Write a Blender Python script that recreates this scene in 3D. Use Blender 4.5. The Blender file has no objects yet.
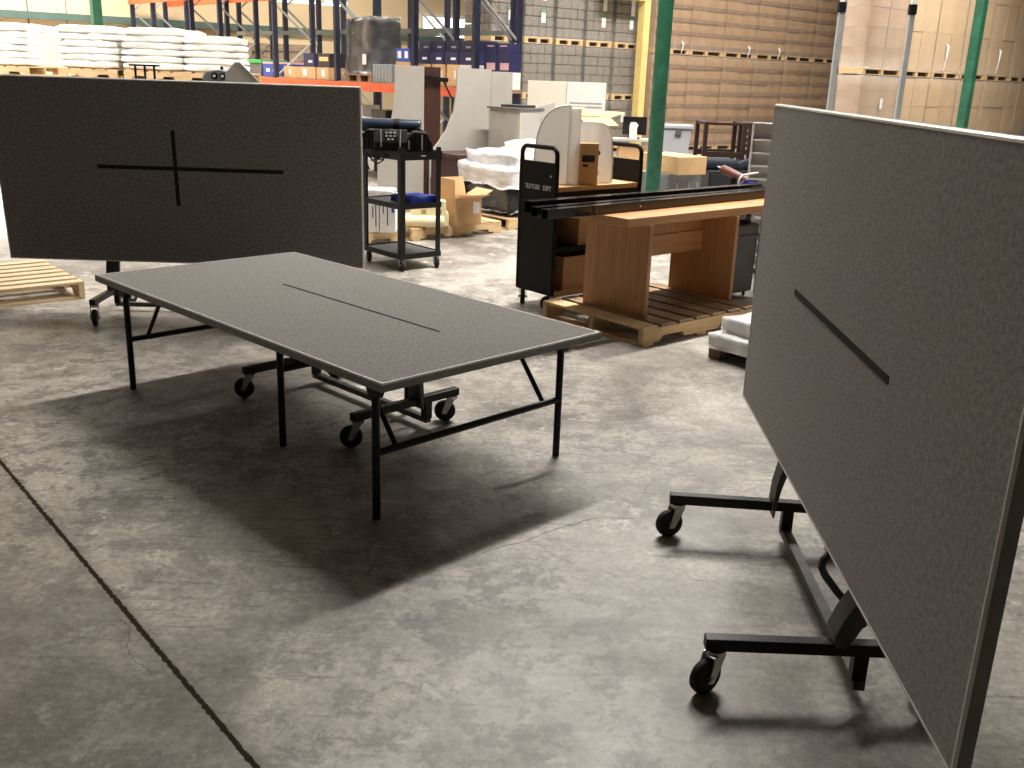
import bpy, math, random
from mathutils import Vector, Matrix, noise
random.seed(7)
PI = math.pi
C = bpy.context.scene.collection
SC = bpy.context.scene

# ---------------------------------------------------------------- camera
CAM_H = 1.688
pitch, roll, FPX = 0.305, 0.035, 986.0
fw = Vector((0, math.cos(pitch), -math.sin(pitch)))
rt = Vector((1, 0, 0)); up = rt.cross(fw)
r2 = rt * math.cos(roll) + up * math.sin(roll)
u2 = -rt * math.sin(roll) + up * math.cos(roll)
cd = bpy.data.cameras.new('camera'); cam = bpy.data.objects.new('camera', cd); C.objects.link(cam)
m = Matrix((r2, u2, -fw)).transposed().to_4x4(); m.translation = (0, 0, CAM_H)
cam.matrix_world = m
cd.sensor_width = 36; cd.sensor_fit = 'HORIZONTAL'; cd.lens = FPX / 1024 * 36; cd.clip_end = 200
SC.camera = cam

# ---------------------------------------------------------------- world, exposure
w = bpy.data.worlds.new('world'); SC.world = w; w.use_nodes = True
w.node_tree.nodes['Background'].inputs[0].default_value = (1.0, 0.95, 0.88, 1)
w.node_tree.nodes['Background'].inputs[1].default_value = 0.06
vs = SC.view_settings
vs.view_transform = 'Standard'; vs.look = 'None'; vs.gamma = 1; vs.use_curve_mapping = False
vs.exposure = 0.0

# building axes: every aisle, joint and stack of the warehouse is turned by BETA
BETA = math.radians(41)
VX = Vector((math.cos(BETA), math.sin(BETA), 0)); NX = Vector((-math.sin(BETA), math.cos(BETA), 0))
def W(v, n, z=0): return VX * v + NX * n + Vector((0, 0, z))

# ---------------------------------------------------------------- lights: rows of strip fixtures along the aisles
CEIL = 7.2
LIGHTS = [  # v, n, watts, length, beam angle
    (7.0, 6.4, 880, 4.6, 165), (12.0, 6.3, 240, 4.6, 120),
    (4.0, 13.0, 190, 4.6, 115), (9.5, 13.5, 250, 4.6, 115), (15.5, 13.0, 620, 4.6, 150), (20.5, 9.0, 420, 4.6, 120),
    (1.6, 17.2, 1400, 4.6, 115), (5.8, 21.0, 1100, 4.6, 125), (14.0, 4.0, 260, 4.6, 115),
    (21.5, 14.1, 190, 4.6, 150), (13.0, 20.5, 400, 4.6, 150),  # extra fixtures, added to brighten the brown cartons and the back wall
]

# ---------------------------------------------------------------- materials
MATS = {}
def M(name, col, rough=0.6, metal=0.0, var=0.12, scale=6.0, bump=0.0, col2=None, stretch=None, alpha=None, trans=0.0, spec=0.5, detail=4.0, bscale=None):
    if name in MATS: return MATS[name]
    mt = bpy.data.materials.new(name); mt.use_nodes = True
    nt = mt.node_tree; N = nt.nodes; L = nt.links
    b = N['Principled BSDF']
    b.inputs['Roughness'].default_value = rough; b.inputs['Metallic'].default_value = metal
    b.inputs['Specular IOR Level'].default_value = spec
    tc = N.new('ShaderNodeTexCoord'); mp = N.new('ShaderNodeMapping')
    L.new(tc.outputs['Object'], mp.inputs[0])
    if stretch: mp.inputs['Scale'].default_value = stretch
    nz = N.new('ShaderNodeTexNoise'); nz.inputs['Scale'].default_value = scale; nz.inputs['Detail'].default_value = detail
    L.new(mp.outputs[0], nz.inputs['Vector'])
    rp = N.new('ShaderNodeValToRGB')
    a = col2 if col2 else tuple(c * (1 - var) for c in col)
    c1 = col if col2 else tuple(min(1, c * (1 + var)) for c in col)
    rp.color_ramp.elements[0].position = 0.3; rp.color_ramp.elements[1].position = 0.7
    rp.color_ramp.elements[0].color = (*a, 1); rp.color_ramp.elements[1].color = (*c1, 1)
    L.new(nz.outputs['Fac'], rp.inputs[0]); L.new(rp.outputs[0], b.inputs['Base Color'])
    if bump:
        bp = N.new('ShaderNodeBump'); bp.inputs['Strength'].default_value = bump; bp.inputs['Distance'].default_value = 0.01
        if bscale:
            n2 = N.new('ShaderNodeTexNoise'); n2.inputs['Scale'].default_value = bscale; n2.inputs['Detail'].default_value = 5
            L.new(mp.outputs[0], n2.inputs['Vector']); L.new(n2.outputs['Fac'], bp.inputs['Height'])
        else:
            L.new(nz.outputs['Fac'], bp.inputs['Height'])
        L.new(bp.outputs[0], b.inputs['Normal'])
    if alpha is not None: b.inputs['Alpha'].default_value = alpha
    if trans: b.inputs['Transmission Weight'].default_value = trans
    MATS[name] = mt
    return mt
def emit(name, col, s):
    if name in MATS: return MATS[name]
    mt = bpy.data.materials.new(name); mt.use_nodes = True
    b = mt.node_tree.nodes['Principled BSDF']; b.inputs['Base Color'].default_value = (0.8, 0.8, 0.8, 1)
    b.inputs['Emission Color'].default_value = (*col, 1); b.inputs['Emission Strength'].default_value = s
    MATS[name] = mt
    return mt

def carpet():
    mt = M('grey_carpet', (0.37, 0.356, 0.338), rough=0.95, scale=70, spec=0.1, col2=(0.165, 0.158, 0.147), detail=12, bump=0.5, bscale=420)
    b = mt.node_tree.nodes['Principled BSDF']; b.inputs['Sheen Weight'].default_value = 0.5; b.inputs['Sheen Roughness'].default_value = 0.45; b.inputs['Sheen Tint'].default_value = (1, 0.98, 0.95, 1)
    return mt

BLACK = M('black_steel', (0.008, 0.008, 0.0085), spec=0.3, rough=0.42, var=0.3, scale=14)
BLACKM = M('matt_black_steel', (0.007, 0.0065, 0.006), spec=0.2, rough=0.6, var=0.25, scale=10)
RUBBER = M('black_rubber', (0.014, 0.013, 0.013), rough=0.75, var=0.3, scale=30)
ZINC = M('zinc_plate', (0.62, 0.62, 0.60), rough=0.33, metal=0.9, var=0.15, scale=20)
EDGE = M('grey_edge_band', (0.27, 0.27, 0.25), rough=0.45, var=0.12, scale=20)
ALU = M('aluminium_lip', (0.80, 0.79, 0.76), rough=0.42, metal=0.15, var=0.1, scale=20)
CARPET = carpet()
SLOT = M('dark_slot', (0.012, 0.012, 0.012), rough=0.9, var=0.2, scale=30)
STEELGREY = M('worn_grey_steel', (0.075, 0.075, 0.072), rough=0.5, metal=0.3, var=0.3, scale=18)
PINE = M('pale_pine', (0.72, 0.52, 0.29), rough=0.75, scale=3, stretch=(1, 9, 9), col2=(0.55, 0.37, 0.19))
PINEW = M('white_pine', (0.80, 0.64, 0.42), rough=0.75, scale=3, stretch=(9, 1, 9), col2=(0.66, 0.50, 0.30))
OLDPINE = M('weathered_pine', (0.42, 0.28, 0.155), rough=0.8, scale=3, stretch=(9, 1, 9), col2=(0.16, 0.10, 0.06))
OAK = M('oak_veneer', (0.56, 0.275, 0.105), rough=0.38, scale=4, stretch=(10, 10, 1.0), col2=(0.42, 0.195, 0.072))
OAKTOP = M('oak_top', (0.62, 0.32, 0.13), rough=0.38, scale=4, stretch=(1, 10, 10), col2=(0.52, 0.25, 0.09))
KRAFT = M('kraft_board', (0.60, 0.375, 0.19), rough=0.85, scale=5, var=0.1)
KRAFTL = M('light_kraft_board', (0.72, 0.48, 0.24), rough=0.85, scale=5, var=0.1)
WHITEC = M('white_carton', (0.80, 0.79, 0.76), rough=0.7, scale=6, var=0.05)
SACK = M('white_woven_sack', (0.86, 0.84, 0.80), rough=0.7, scale=9, var=0.06, bump=0.25)
WRAPF = M('white_film_wrap', (0.90, 0.90, 0.89), rough=0.22, scale=12, var=0.14, bump=0.5)
CLEAR = M('stretch_film', (0.90, 0.90, 0.90), rough=0.18, scale=7, var=0.05, alpha=0.13, bump=0.6)
MILKY = M('milky_plastic', (0.84, 0.83, 0.82), rough=0.3, scale=5, var=0.05)
def _milky():
    nt = MILKY.node_tree; b = nt.nodes['Principled BSDF']; out = nt.nodes['Material Output']
    tr = nt.nodes.new('ShaderNodeBsdfTranslucent'); tr.inputs[0].default_value = (0.86, 0.85, 0.83, 1)
    mx = nt.nodes.new('ShaderNodeMixShader'); mx.inputs[0].default_value = 0.5
    nt.links.new(b.outputs[0], mx.inputs[1]); nt.links.new(tr.outputs[0], mx.inputs[2]); nt.links.new(mx.outputs[0], out.inputs['Surface'])
_milky()
GREEN = M('green_paint', (0.022, 0.115, 0.062), rough=0.42, scale=9, var=0.3)
NAVY = M('navy_paint', (0.012, 0.017, 0.040), rough=0.5, scale=9, var=0.3)
ORANGE = M('orange_paint', (0.72, 0.115, 0.035), rough=0.5, scale=9, var=0.15)
YELLOW = M('yellow_paint', (0.80, 0.62, 0.24), rough=0.5, scale=6, var=0.08)
GALV = M('galvanised_grey', (0.36, 0.38, 0.37), rough=0.5, metal=0.2, scale=12, var=0.12)
NAVYBOX = M('navy_box', (0.020, 0.020, 0.085), rough=0.55, scale=8, var=0.15)
BLUEBOX = M('blue_box', (0.030, 0.075, 0.40), rough=0.55, scale=8, var=0.15)
BLUE = M('blue_fabric', (0.018, 0.05, 0.42), rough=0.7, scale=14, var=0.3, bump=0.4)
LAMINATE = M('grey_laminate', (0.43, 0.41, 0.375), rough=0.5, scale=4, var=0.05)
DARKWOOD = M('dark_mahogany', (0.055, 0.020, 0.014), rough=0.5, scale=4, stretch=(8, 8, 1), var=0.25)
NAVYCLOTH = M('navy_upholstery', (0.012, 0.018, 0.036), rough=0.85, scale=30, var=0.2)
CHAIRWOOD = M('chair_wood', (0.030, 0.012, 0.008), rough=0.5, scale=10, var=0.25)
BINGREY = M('grey_plastic', (0.42, 0.43, 0.46), rough=0.5, scale=6, var=0.06)
BINDARK = M('dark_grey_plastic', (0.10, 0.105, 0.105), rough=0.5, scale=6, var=0.1)
CREAM = M('cream_foam', (0.78, 0.70, 0.46), rough=0.8, scale=8, var=0.08)
WHITEP = M('white_plastic', (0.82, 0.82, 0.79), rough=0.45, scale=6, var=0.04)
CREAMP = M('cream_board', (0.80, 0.77, 0.66), rough=0.5, scale=2, var=0.04)
INK = M('white_ink', (0.93, 0.93, 0.90), rough=0.6, var=0.05)
INKSHADE = M('dark_ink_and_shade', (0.03, 0.03, 0.035), rough=0.6, var=0.1)
GREENL = M('green_lid', (0.03, 0.36, 0.08), rough=0.5, var=0.1)
REDROLL = M('red_brown_vinyl', (0.12, 0.036, 0.024), rough=0.5, scale=8, var=0.15)
NAVYROLL = M('dark_blue_tube', (0.020, 0.034, 0.060), rough=0.3, scale=5, var=0.25)
PINKL = M('pink_label', (0.75, 0.42, 0.46), rough=0.7, var=0.1)
BROWNCTN = M('brown_carton', (0.45, 0.285, 0.135), rough=0.6, scale=2.4, col2=(0.33, 0.195, 0.090))
SEAM = M('carton_dark_band', (0.235, 0.142, 0.075), rough=0.8, var=0.2, scale=6)
TANCTN = M('tan_carton', (0.60, 0.42, 0.23), rough=0.6, scale=1.8, col2=(0.52, 0.35, 0.18))
GREYCTN = M('grey_carton', (0.235, 0.205, 0.160), rough=0.5, scale=15, col2=(0.085, 0.072, 0.054))
GREYMACH = M('blue_grey_plastic', (0.26, 0.30, 0.33), rough=0.5, var=0.1)
DARKWRAP = M('dark_wrapped_goods', (0.035, 0.034, 0.036), rough=0.16, scale=7, col2=(0.010, 0.010, 0.011), bump=0.8)
FLATCARD = M('flat_cardboard_layers', (0.40, 0.30, 0.20), rough=0.8, scale=5, stretch=(1, 1, 14), col2=(0.22, 0.15, 0.09))

def floor_material():
    mt = bpy.data.materials.new('stained_concrete'); mt.use_nodes = True
    nt = mt.node_tree; N = nt.nodes; L = nt.links
    b = N['Principled BSDF']
    tc = N.new('ShaderNodeTexCoord'); P = tc.outputs['Object']
    def noise_(s, det=6, rough=0.6, vec=None, dist=0.0):
        n = N.new('ShaderNodeTexNoise'); n.inputs['Scale'].default_value = s; n.inputs['Detail'].default_value = det
        n.inputs['Roughness'].default_value = rough; n.inputs['Distortion'].default_value = dist
        L.new(vec or P, n.inputs['Vector']); return n.outputs['Fac']
    def math_(op, a, b_=None, c=None, clamp=False):
        n = N.new('ShaderNodeMath'); n.operation = op; n.use_clamp = clamp
        for i, x in enumerate((a, b_, c)):
            if x is None: continue
            if isinstance(x, (int, float)): n.inputs[i].default_value = x
            else: L.new(x, n.inputs[i])
        return n.outputs[0]
    def dot(vec, off):
        s = N.new('ShaderNodeVectorMath'); s.operation = 'SUBTRACT'; L.new(P, s.inputs[0]); s.inputs[1].default_value = off
        n = N.new('ShaderNodeVectorMath'); n.operation = 'DOT_PRODUCT'; L.new(s.outputs[0], n.inputs[0]); n.inputs[1].default_value = vec
        return n.outputs['Value']
    def ramp(f, stops):
        r = N.new('ShaderNodeValToRGB'); e = r.color_ramp.elements
        e[0].position, e[0].color = stops[0][0], (*stops[0][1], 1)
        e[1].position, e[1].color = stops[-1][0], (*stops[-1][1], 1)
        for p, c in stops[1:-1]:
            k = e.new(p); k.color = (*c, 1)
        L.new(f, r.inputs[0]); return r.outputs[0]
    def mix(f, a, b_, mode='MIX'):
        n = N.new('ShaderNodeMix'); n.data_type = 'RGBA'; n.blend_type = mode
        if isinstance(f, (int, float)): n.inputs['Factor'].default_value = f
        else: L.new(f, n.inputs['Factor'])
        for s, x in (('A', a), ('B', b_)):
            k = [i for i in n.inputs if i.name == s and i.type == 'RGBA'][0]
            if isinstance(x, tuple): k.default_value = (*x, 1)
            else: L.new(x, k)
        return [o for o in n.outputs if o.type == 'RGBA'][0]
    base = ramp(noise_(0.85, 10, 0.68, dist=0.6), [(0.37, (0.150, 0.134, 0.113)), (0.49, (0.315, 0.291, 0.256)), (0.59, (0.46, 0.43, 0.38))])
    def mask(f, thr, k): return math_('MULTIPLY', math_('SUBTRACT', f, thr), k, clamp=True)
    mp = N.new('ShaderNodeMapping'); mp.inputs['Rotation'].default_value = (0, 0, -BETA); mp.inputs['Scale'].default_value = (0.8, 2.2, 1)
    L.new(P, mp.inputs[0])
    # worn pale streaks along the building lines
    base = mix(math_('MULTIPLY', mask(noise_(2.6, 10, 0.74, mp.outputs[0], 0.7), 0.53, 9.0), 0.5), base, (0.50, 0.468, 0.41))
    # blotches of old oil and sealer
    base = mix(math_('MULTIPLY', mask(noise_(1.5, 12, 0.76, dist=0.4), 0.53, 10.0), 0.6), base, (0.120, 0.106, 0.090))
    # crisp peeled patches, where the sealer still holds
    pk = mask(noise_(7.0, 12, 0.76, dist=0.12), 0.505, 26.0)
    area = mask(noise_(0.62, 3, 0.5), 0.38, 6.0)
    base = mix(math_('MULTIPLY', math_('MULTIPLY', pk, area), 0.74), base, (0.125, 0.114, 0.104))
    pale = math_('MULTIPLY', mask(noise_(5.5, 12, 0.76, dist=0.1), 0.555, 24.0), mask(noise_(0.8, 2, 0.5, dist=0.3), 0.40, 5.0))
    base = mix(math_('MULTIPLY', pale, 0.75), base, (0.62, 0.585, 0.51))
    # short dark scrapes
    for rot, sc_ in ((0.5, 3.0), (-0.35, 2.2)):
        m2 = N.new('ShaderNodeMapping'); m2.inputs['Rotation'].default_value = (0, 0, rot); m2.inputs['Scale'].default_value = (1.0, 11.0, 1)
        L.new(P, m2.inputs[0])
        base = mix(math_('MULTIPLY', mask(noise_(sc_, 8, 0.7, m2.outputs[0]), 0.575, 14.0), 0.5), base, (0.11, 0.10, 0.09))
    # the slab left of the joint is a darker pour
    side = math_('MULTIPLY', math_('SUBTRACT', 0.0, dot((0.764, 0.645, 0), (-2.23, 3.99, 0))), 40.0, clamp=True)
    base = mix(math_('MULTIPLY', side, 0.34), base, (0.120, 0.110, 0.096))
    base = mix(0.6, base, ramp(noise_(38, 6, 0.7), [(0.36, (0.30, 0.30, 0.30)), (0.64, (0.70, 0.70, 0.70))]), 'OVERLAY')
    wob = math_('MULTIPLY', math_('SUBTRACT', noise_(5, 5), 0.5), 0.16)
    wob2 = math_('MULTIPLY', math_('SUBTRACT', noise_(45, 4), 0.5), 0.02)
    # saw-cut joint
    dj = math_('ABSOLUTE', math_('ADD', dot((0.764, 0.645, 0), (-2.23, 3.99, 0)), wob2))
    joint = math_('SUBTRACT', 1.0, math_('DIVIDE', math_('SUBTRACT', dj, 0.0068), 0.004), clamp=True)
    halo = math_('SUBTRACT', 1.0, math_('DIVIDE', dj, 0.05), clamp=True)
    base = mix(math_('MULTIPLY', halo, 0.55), base, (0.13, 0.10, 0.075))
    base = mix(math_('MULTIPLY', joint, 0.95), base, (0.028, 0.021, 0.015))
    marks = joint
    for (a, bb, wd, amp, st) in CRACKS:
        d = Vector(bb) - Vector(a); ln = d.length; d.normalize(); pr = Vector((-d.y, d.x, 0))
        t = dot(tuple(d), a)
        ins = math_('MULTIPLY', math_('GREATER_THAN', t, 0.0), math_('LESS_THAN', t, ln))
        q = math_('ABSOLUTE', math_('ADD', dot(tuple(pr), a), math_('MULTIPLY', wob, amp)))
        k = math_('MULTIPLY', math_('SUBTRACT', 1.0, math_('DIVIDE', q, wd), clamp=True), ins)
        base = mix(math_('MULTIPLY', k, st), base, (0.045, 0.037, 0.030))
        marks = math_('MAXIMUM', marks, math_('MULTIPLY', k, st))
    L.new(base, b.inputs['Base Color'])
    rr = math_('ADD', 0.30, math_('MULTIPLY', noise_(2.2, 7, 0.65, dist=0.5), 0.34))
    L.new(rr, b.inputs['Roughness']); L.new(math_('MULTIPLY', 0.55, math_('SUBTRACT', 1.0, marks, clamp=True)), b.inputs['Specular IOR Level'])
    bp = N.new('ShaderNodeBump'); bp.inputs['Strength'].default_value = 0.25; bp.inputs['Distance'].default_value = 0.01
    h = math_('SUBTRACT', math_('MULTIPLY', noise_(24, 7, 0.7), 0.4), math_('MULTIPLY', marks, 0.4))
    L.new(h, bp.inputs['Height']); L.new(bp.outputs[0], b.inputs['Normal'])
    return mt
CRACKS = [  # start, end, half width, wobble, strength
    ((-0.13, 3.24, 0), (0.36, 3.62, 0), 0.006, 0.5, 0.8),
    ((0.36, 3.62, 0), (0.50, 3.62, 0), 0.005, 0.4, 0.7),
    ((0.44, 3.62, 0), (0.66, 4.05, 0), 0.004, 0.6, 0.45),
    ((-2.16, 3.93, 0), (-1.55, 4.25, 0), 0.005, 0.2, 0.5),
    ((-1.22, 2.75, 0), (-1.02, 2.45, 0), 0.004, 0.8, 0.55),
    ((-0.9, 2.45, 0), (0.3, 3.0, 0), 0.004, 1.2, 0.25),
    ((-0.15, 3.75, 0), (0.35, 3.05, 0), 0.005, 0.5, 0.25),
]

# ---------------------------------------------------------------- mesh building helpers
class MB:
    def __init__(s): s.v = []; s.f = []; s.smooth = []
    def add(s, vs_, fs, sm=False):
        o = len(s.v); s.v += [tuple(x) for x in vs_]
        s.f += [tuple(o + i for i in f) for f in fs]; s.smooth += [sm] * len(fs); return s
    def box(s, c, d, mat=None):
        x, y, z = (k / 2 for k in d)
        vv = [Vector((a, b, e)) for a in (-x, x) for b in (-y, y) for e in (-z, z)]
        if mat is not None: vv = [mat @ q for q in vv]
        vv = [q + Vector(c) for q in vv]
        return s.add(vv, [(0, 1, 3, 2), (4, 6, 7, 5), (0, 4, 5, 1), (2, 3, 7, 6), (0, 2, 6, 4), (1, 5, 7, 3)])
    def box2(s, a, b):
        return s.box([(p + q) / 2 for p, q in zip(a, b)], [abs(q - p) for p, q in zip(a, b)])
    def bar(s, p0, p1, w_, h_, upv=(0, 0, 1)):
        p0, p1 = Vector(p0), Vector(p1); d = (p1 - p0).normalized(); uv = Vector(upv)
        if abs(d.dot(uv)) > 0.98: uv = Vector((0, 1, 0))
        a = d.cross(uv).normalized(); b = a.cross(d)
        vv = [p + a * i * w_ / 2 + b * j * h_ / 2 for p in (p0, p1) for i, j in ((-1, -1), (1, -1), (1, 1), (-1, 1))]
        return s.add(vv, [(3, 2, 1, 0), (4, 5, 6, 7), (0, 1, 5, 4), (1, 2, 6, 5), (2, 3, 7, 6), (3, 0, 4, 7)])
    def path(s, pts, r, n=8, closed=False, caps=True):
        pts = [Vector(p) for p in pts]; k = len(pts); rings = []
        a = None
        for i, p in enumerate(pts):
            if closed: t = pts[(i + 1) % k] - pts[i - 1]
            else: t = pts[min(i + 1, k - 1)] - pts[max(i - 1, 0)]
            t.normalize()
            if a is None:
                a = t.cross(Vector((0, 0, 1)))
                if a.length < 0.1: a = t.cross(Vector((0, 1, 0)))
            a = (a - t * a.dot(t)).normalized(); b = t.cross(a)
            rr = r[i] if isinstance(r, (list, tuple)) else r
            rings.append([p + (a * math.cos(2 * PI * j / n) + b * math.sin(2 * PI * j / n)) * rr for j in range(n)])
        vv = [q for g in rings for q in g]; ff = []
        for i in range(k if closed else k - 1):
            i2 = (i + 1) % k
            for j in range(n): ff.append((i * n + j, i * n + (j + 1) % n, i2 * n + (j + 1) % n, i2 * n + j))
        s.add(vv, ff, True)
        if caps and not closed:
            s.add(rings[0], [tuple(range(n))[::-1]]); s.add(rings[-1], [tuple(range(n))])
        return s
    def cyl(s, p0, p1, r, n=20): return s.path([p0, p1], r, n)
    def lathe(s, prof, axis='z', c=(0, 0, 0), n=24):
        vv = []
        for r, h in prof:
            for j in range(n):
                a = 2 * PI * j / n; x, y = r * math.cos(a), r * math.sin(a)
                q = {'z': (x, y, h), 'x': (h, x, y), 'y': (y, h, x)}[axis]
                vv.append(Vector(q) + Vector(c))
        ff = [(i * n + j, i * n + (j + 1) % n, (i + 1) * n + (j + 1) % n, (i + 1) * n + j) for i in range(len(prof) - 1) for j in range(n)]
        return s.add(vv, ff, True)
    def prism(s, poly, t0, t1, plane='xz'):
        def pt(a, b, t): return {'xz': (a, t, b), 'xy': (a, b, t), 'yz': (t, a, b)}[plane]
        k = len(poly)
        vv = [pt(a, b, t0) for a, b in poly] + [pt(a, b, t1) for a, b in poly]
        ff = [tuple(range(k))[::-1], tuple(range(k, 2 * k))] + [(i, (i + 1) % k, k + (i + 1) % k, k + i) for i in range(k)]
        return s.add(vv, ff)
    def strip(s, prof, wd, th, plane='yz'):
        """thick curved plate: centre line in yz swept along x by wd, th may vary"""
        k = len(prof); L_, R_ = [], []
        for i, (a, b) in enumerate(prof):
            p, q = prof[max(i - 1, 0)], prof[min(i + 1, k - 1)]
            d = Vector((q[0] - p[0], q[1] - p[1])).normalized(); t = (th[i] if isinstance(th, (list, tuple)) else th) / 2
            L_.append((a - d.y * t, b + d.x * t)); R_.append((a + d.y * t, b - d.x * t))
        return s.prism(L_ + R_[::-1], wd[0], wd[1], plane)
    def build(s, name, mat, parent=None, bevel=0.0, loc=None, rz=None):
        me = bpy.data.meshes.new(name); me.from_pydata(s.v, [], s.f); me.materials.append(mat)
        me.polygons.foreach_set('use_smooth', s.smooth)
        import bmesh
        bm = bmesh.new(); bm.from_mesh(me); bmesh.ops.recalc_face_normals(bm, faces=bm.faces); bm.to_mesh(me); bm.free()
        me.update()
        o = bpy.data.objects.new(name, me); C.objects.link(o)
        if parent is not None: o.parent = parent
        if loc is not None: o.location = loc
        if rz is not None: o.rotation_euler.z = rz
        if bevel:
            bv = o.modifiers.new('bevel', 'BEVEL'); bv.width = bevel; bv.segments = 2; bv.limit_method = 'ANGLE'
        return o

def tag(o, label, cat, group=None):
    o['label'] = label; o['category'] = cat
    if group: o['group'] = group
    return o
def thing(name, label, cat, loc=(0, 0, 0), rz=0.0, group=None):
    o = bpy.data.objects.new(name, None); C.objects.link(o); o.empty_display_size = 0.1
    o.location = loc; o.rotation_euler.z = rz
    return tag(o, label, cat, group)
def kids(o): return [c for c in o.children]
def copy_tree(o, loc, rz, label, group=None):
    c = o.copy(); C.objects.link(c); c.location = loc; c.rotation_euler.z = rz; c['label'] = label
    if group: c['group'] = group
    for a in kids(o):
        d = a.copy(); C.objects.link(d); d.parent = c
        for e in kids(a):
            g = e.copy(); C.objects.link(g); g.parent = d
    return c
def struct(o): o['kind'] = 'structure'; return o
def text(body, size, mat, parent, loc, rot, name='lettering', ext=0.0008, width=None):
    cu = bpy.data.curves.new(name, 'FONT'); cu.body = body; cu.size = size; cu.extrude = ext; cu.align_x = 'CENTER'; cu.align_y = 'CENTER'
    tmp = bpy.data.objects.new(name, cu); C.objects.link(tmp)
    dg = bpy.context.evaluated_depsgraph_get(); dg.update()
    me = bpy.data.meshes.new_from_object(tmp.evaluated_get(dg))
    bpy.data.objects.remove(tmp); me.materials.clear(); me.materials.append(mat)
    o = bpy.data.objects.new(name, me); C.objects.link(o); o.parent = parent; o.location = loc; o.rotation_euler = rot
    if width:
        xs = [v.co.x for v in me.vertices]; k = width / (max(xs) - min(xs))
        for v in me.vertices: v.co.x *= k
    return o

# ================================================================ ROOM SHELL
V0, V1, N0, N1 = -16.0, 29.0, -8.0, 24.0
fl = MB(); q = [W(V0, N0), W(V1, N0), W(V1, N1), W(V0, N1)]
fl.add(q + [p - Vector((0, 0, 0.2)) for p in q], [(0, 1, 2, 3), (7, 6, 5, 4), (0, 4, 5, 1), (1, 5, 6, 2), (2, 6, 7, 3), (3, 7, 4, 0)])
struct(fl.build('floor', floor_material()))
WALLM = M('cream_metal_wall', (0.72, 0.565, 0.34), rough=0.55, var=0.04, scale=1.0)
CEILM = M('roof_deck', (0.30, 0.29, 0.275), rough=0.9, var=0.08, scale=0.6)
BLOCKM = M('grey_block_wall', (0.24, 0.235, 0.225), rough=0.9, var=0.08, scale=1.5)
def wallbox(name, v0, n0, v1, n1, t=0.2, wm=None):
    a, b = W(v0, n0), W(v1, n1); d = (b - a).normalized(); p = Vector((d.y, -d.x, 0)) * t
    mb = MB(); mb.add([a, b, b + p, a + p] + [k + Vector((0, 0, CEIL)) for k in (a, b, b + p, a + p)],
                      [(3, 2, 1, 0), (4, 5, 6, 7), (0, 1, 5, 4), (1, 2, 6, 5), (2, 3, 7, 6), (3, 0, 4, 7)])
    return struct(mb.build(name, wm or WALLM))
wallbox('wall_back', V1, N1, V0, N1)
wallbox('wall_right', V1, N0, V1, N1, wm=BLOCKM)
wallbox('wall_left', V0, N1, V0, N0, wm=BLOCKM)
wallbox('wall_front', V0, N0, V1, N0, wm=BLOCKM)
ce = MB(); q = [W(V0, N0, CEIL), W(V1, N0, CEIL), W(V1, N1, CEIL), W(V0, N1, CEIL)]
ce.add(q + [p + Vector((0, 0, 0.2)) for p in q], [(0, 1, 2, 3), (7, 6, 5, 4), (0, 4, 5, 1), (1, 5, 6, 2), (2, 6, 7, 3), (3, 7, 4, 0)])
struct(ce.build('ceiling', CEILM))
# green girt on the back wall and the thin sheet joints of its cladding
gt = MB(); gt.bar(W(V0 + 0.1, N1 - 0.06, 2.54), W(V1 - 0.1, N1 - 0.06, 2.54), 0.10, 0.15)
struct(gt.build('trim_1', M('girt_green', (0.075, 0.125, 0.105), rough=0.5)))
k = 0
for v in (4.9, 6.7, 7.5, 9.5, 11.6, 13.6, 15.6):
    k += 1
    j = MB(); j.bar(W(v, N1 - 0.006, 0), W(v, N1 - 0.006, CEIL), 0.02 if k != 2 else 0.035, 0.012)
    struct(j.build('trim_%d' % (k + 1), M('joint_grey', (0.16, 0.15, 0.13), rough=0.7)))
# daylight through the open dock window in the back wall
wd = MB(); wd.box2((-0.85, -0.02, 2.0), (0.85, 0.0, 3.12))
o = struct(wd.build('window_1', emit('daylight', (1.0, 0.97, 0.92), 4.0))); o.location = W(17.9, N1 - 0.03); o.rotation_euler.z = BETA
fr = MB()
for a, b in (((-0.92, -0.05, 1.93), (-0.85, 0, 3.19)), ((0.85, -0.05, 1.93), (0.92, 0, 3.19)), ((-0.85, -0.05, 3.12), (0.85, 0, 3.19)), ((-0.85, -0.05, 1.93), (0.85, 0, 2.0))): fr.box2(a, b)
fr.build('window_frame', WHITEP, o)

# lamps --------------------------------------------------------------------
def strip_light(label, loc, rz, length, watts, group, width=0.32, wires=None, beam=115):
    t = thing('ceiling_light', label, 'light', loc, rz, group)
    h = MB(); h.box((0, 0, 0.05), (length, width, 0.09)); h.build('housing', WHITEP, t)
    d = MB(); d.box((0, 0, -0.008), (length - 0.06, width - 0.06, 0.02)); d.build('diffuser', emit('lamp_glow', (1.0, 0.93, 0.80), 9.0), t)
    if wires:
        for sx in (-1, 1):
            k = MB(); k.cyl((sx * length * 0.4, 0, 0.09), (sx * length * 0.4, 0, wires), 0.006, 6); k.build('hanging_wire', GALV, t)
    if watts:
        ld = bpy.data.lights.new('lamp', 'AREA'); ld.shape = 'RECTANGLE'; ld.size = length; ld.size_y = width * 0.8
        ld.energy = watts; ld.spread = math.radians(beam); ld.color = (1.0, 0.945, 0.885)
        lo = bpy.data.objects.new('lamp', ld); C.objects.link(lo); lo.parent = t; lo.location = (0, 0, -0.03)
    return t
for i, (v, n, wt, ln, bm_) in enumerate(LIGHTS):
    strip_light('long unseen strip light on the warehouse roof above the aisles', W(v, n, 6.6), BETA, ln, wt, 'roof strip lights', wires=CEIL - 6.6, beam=bm_)
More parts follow.
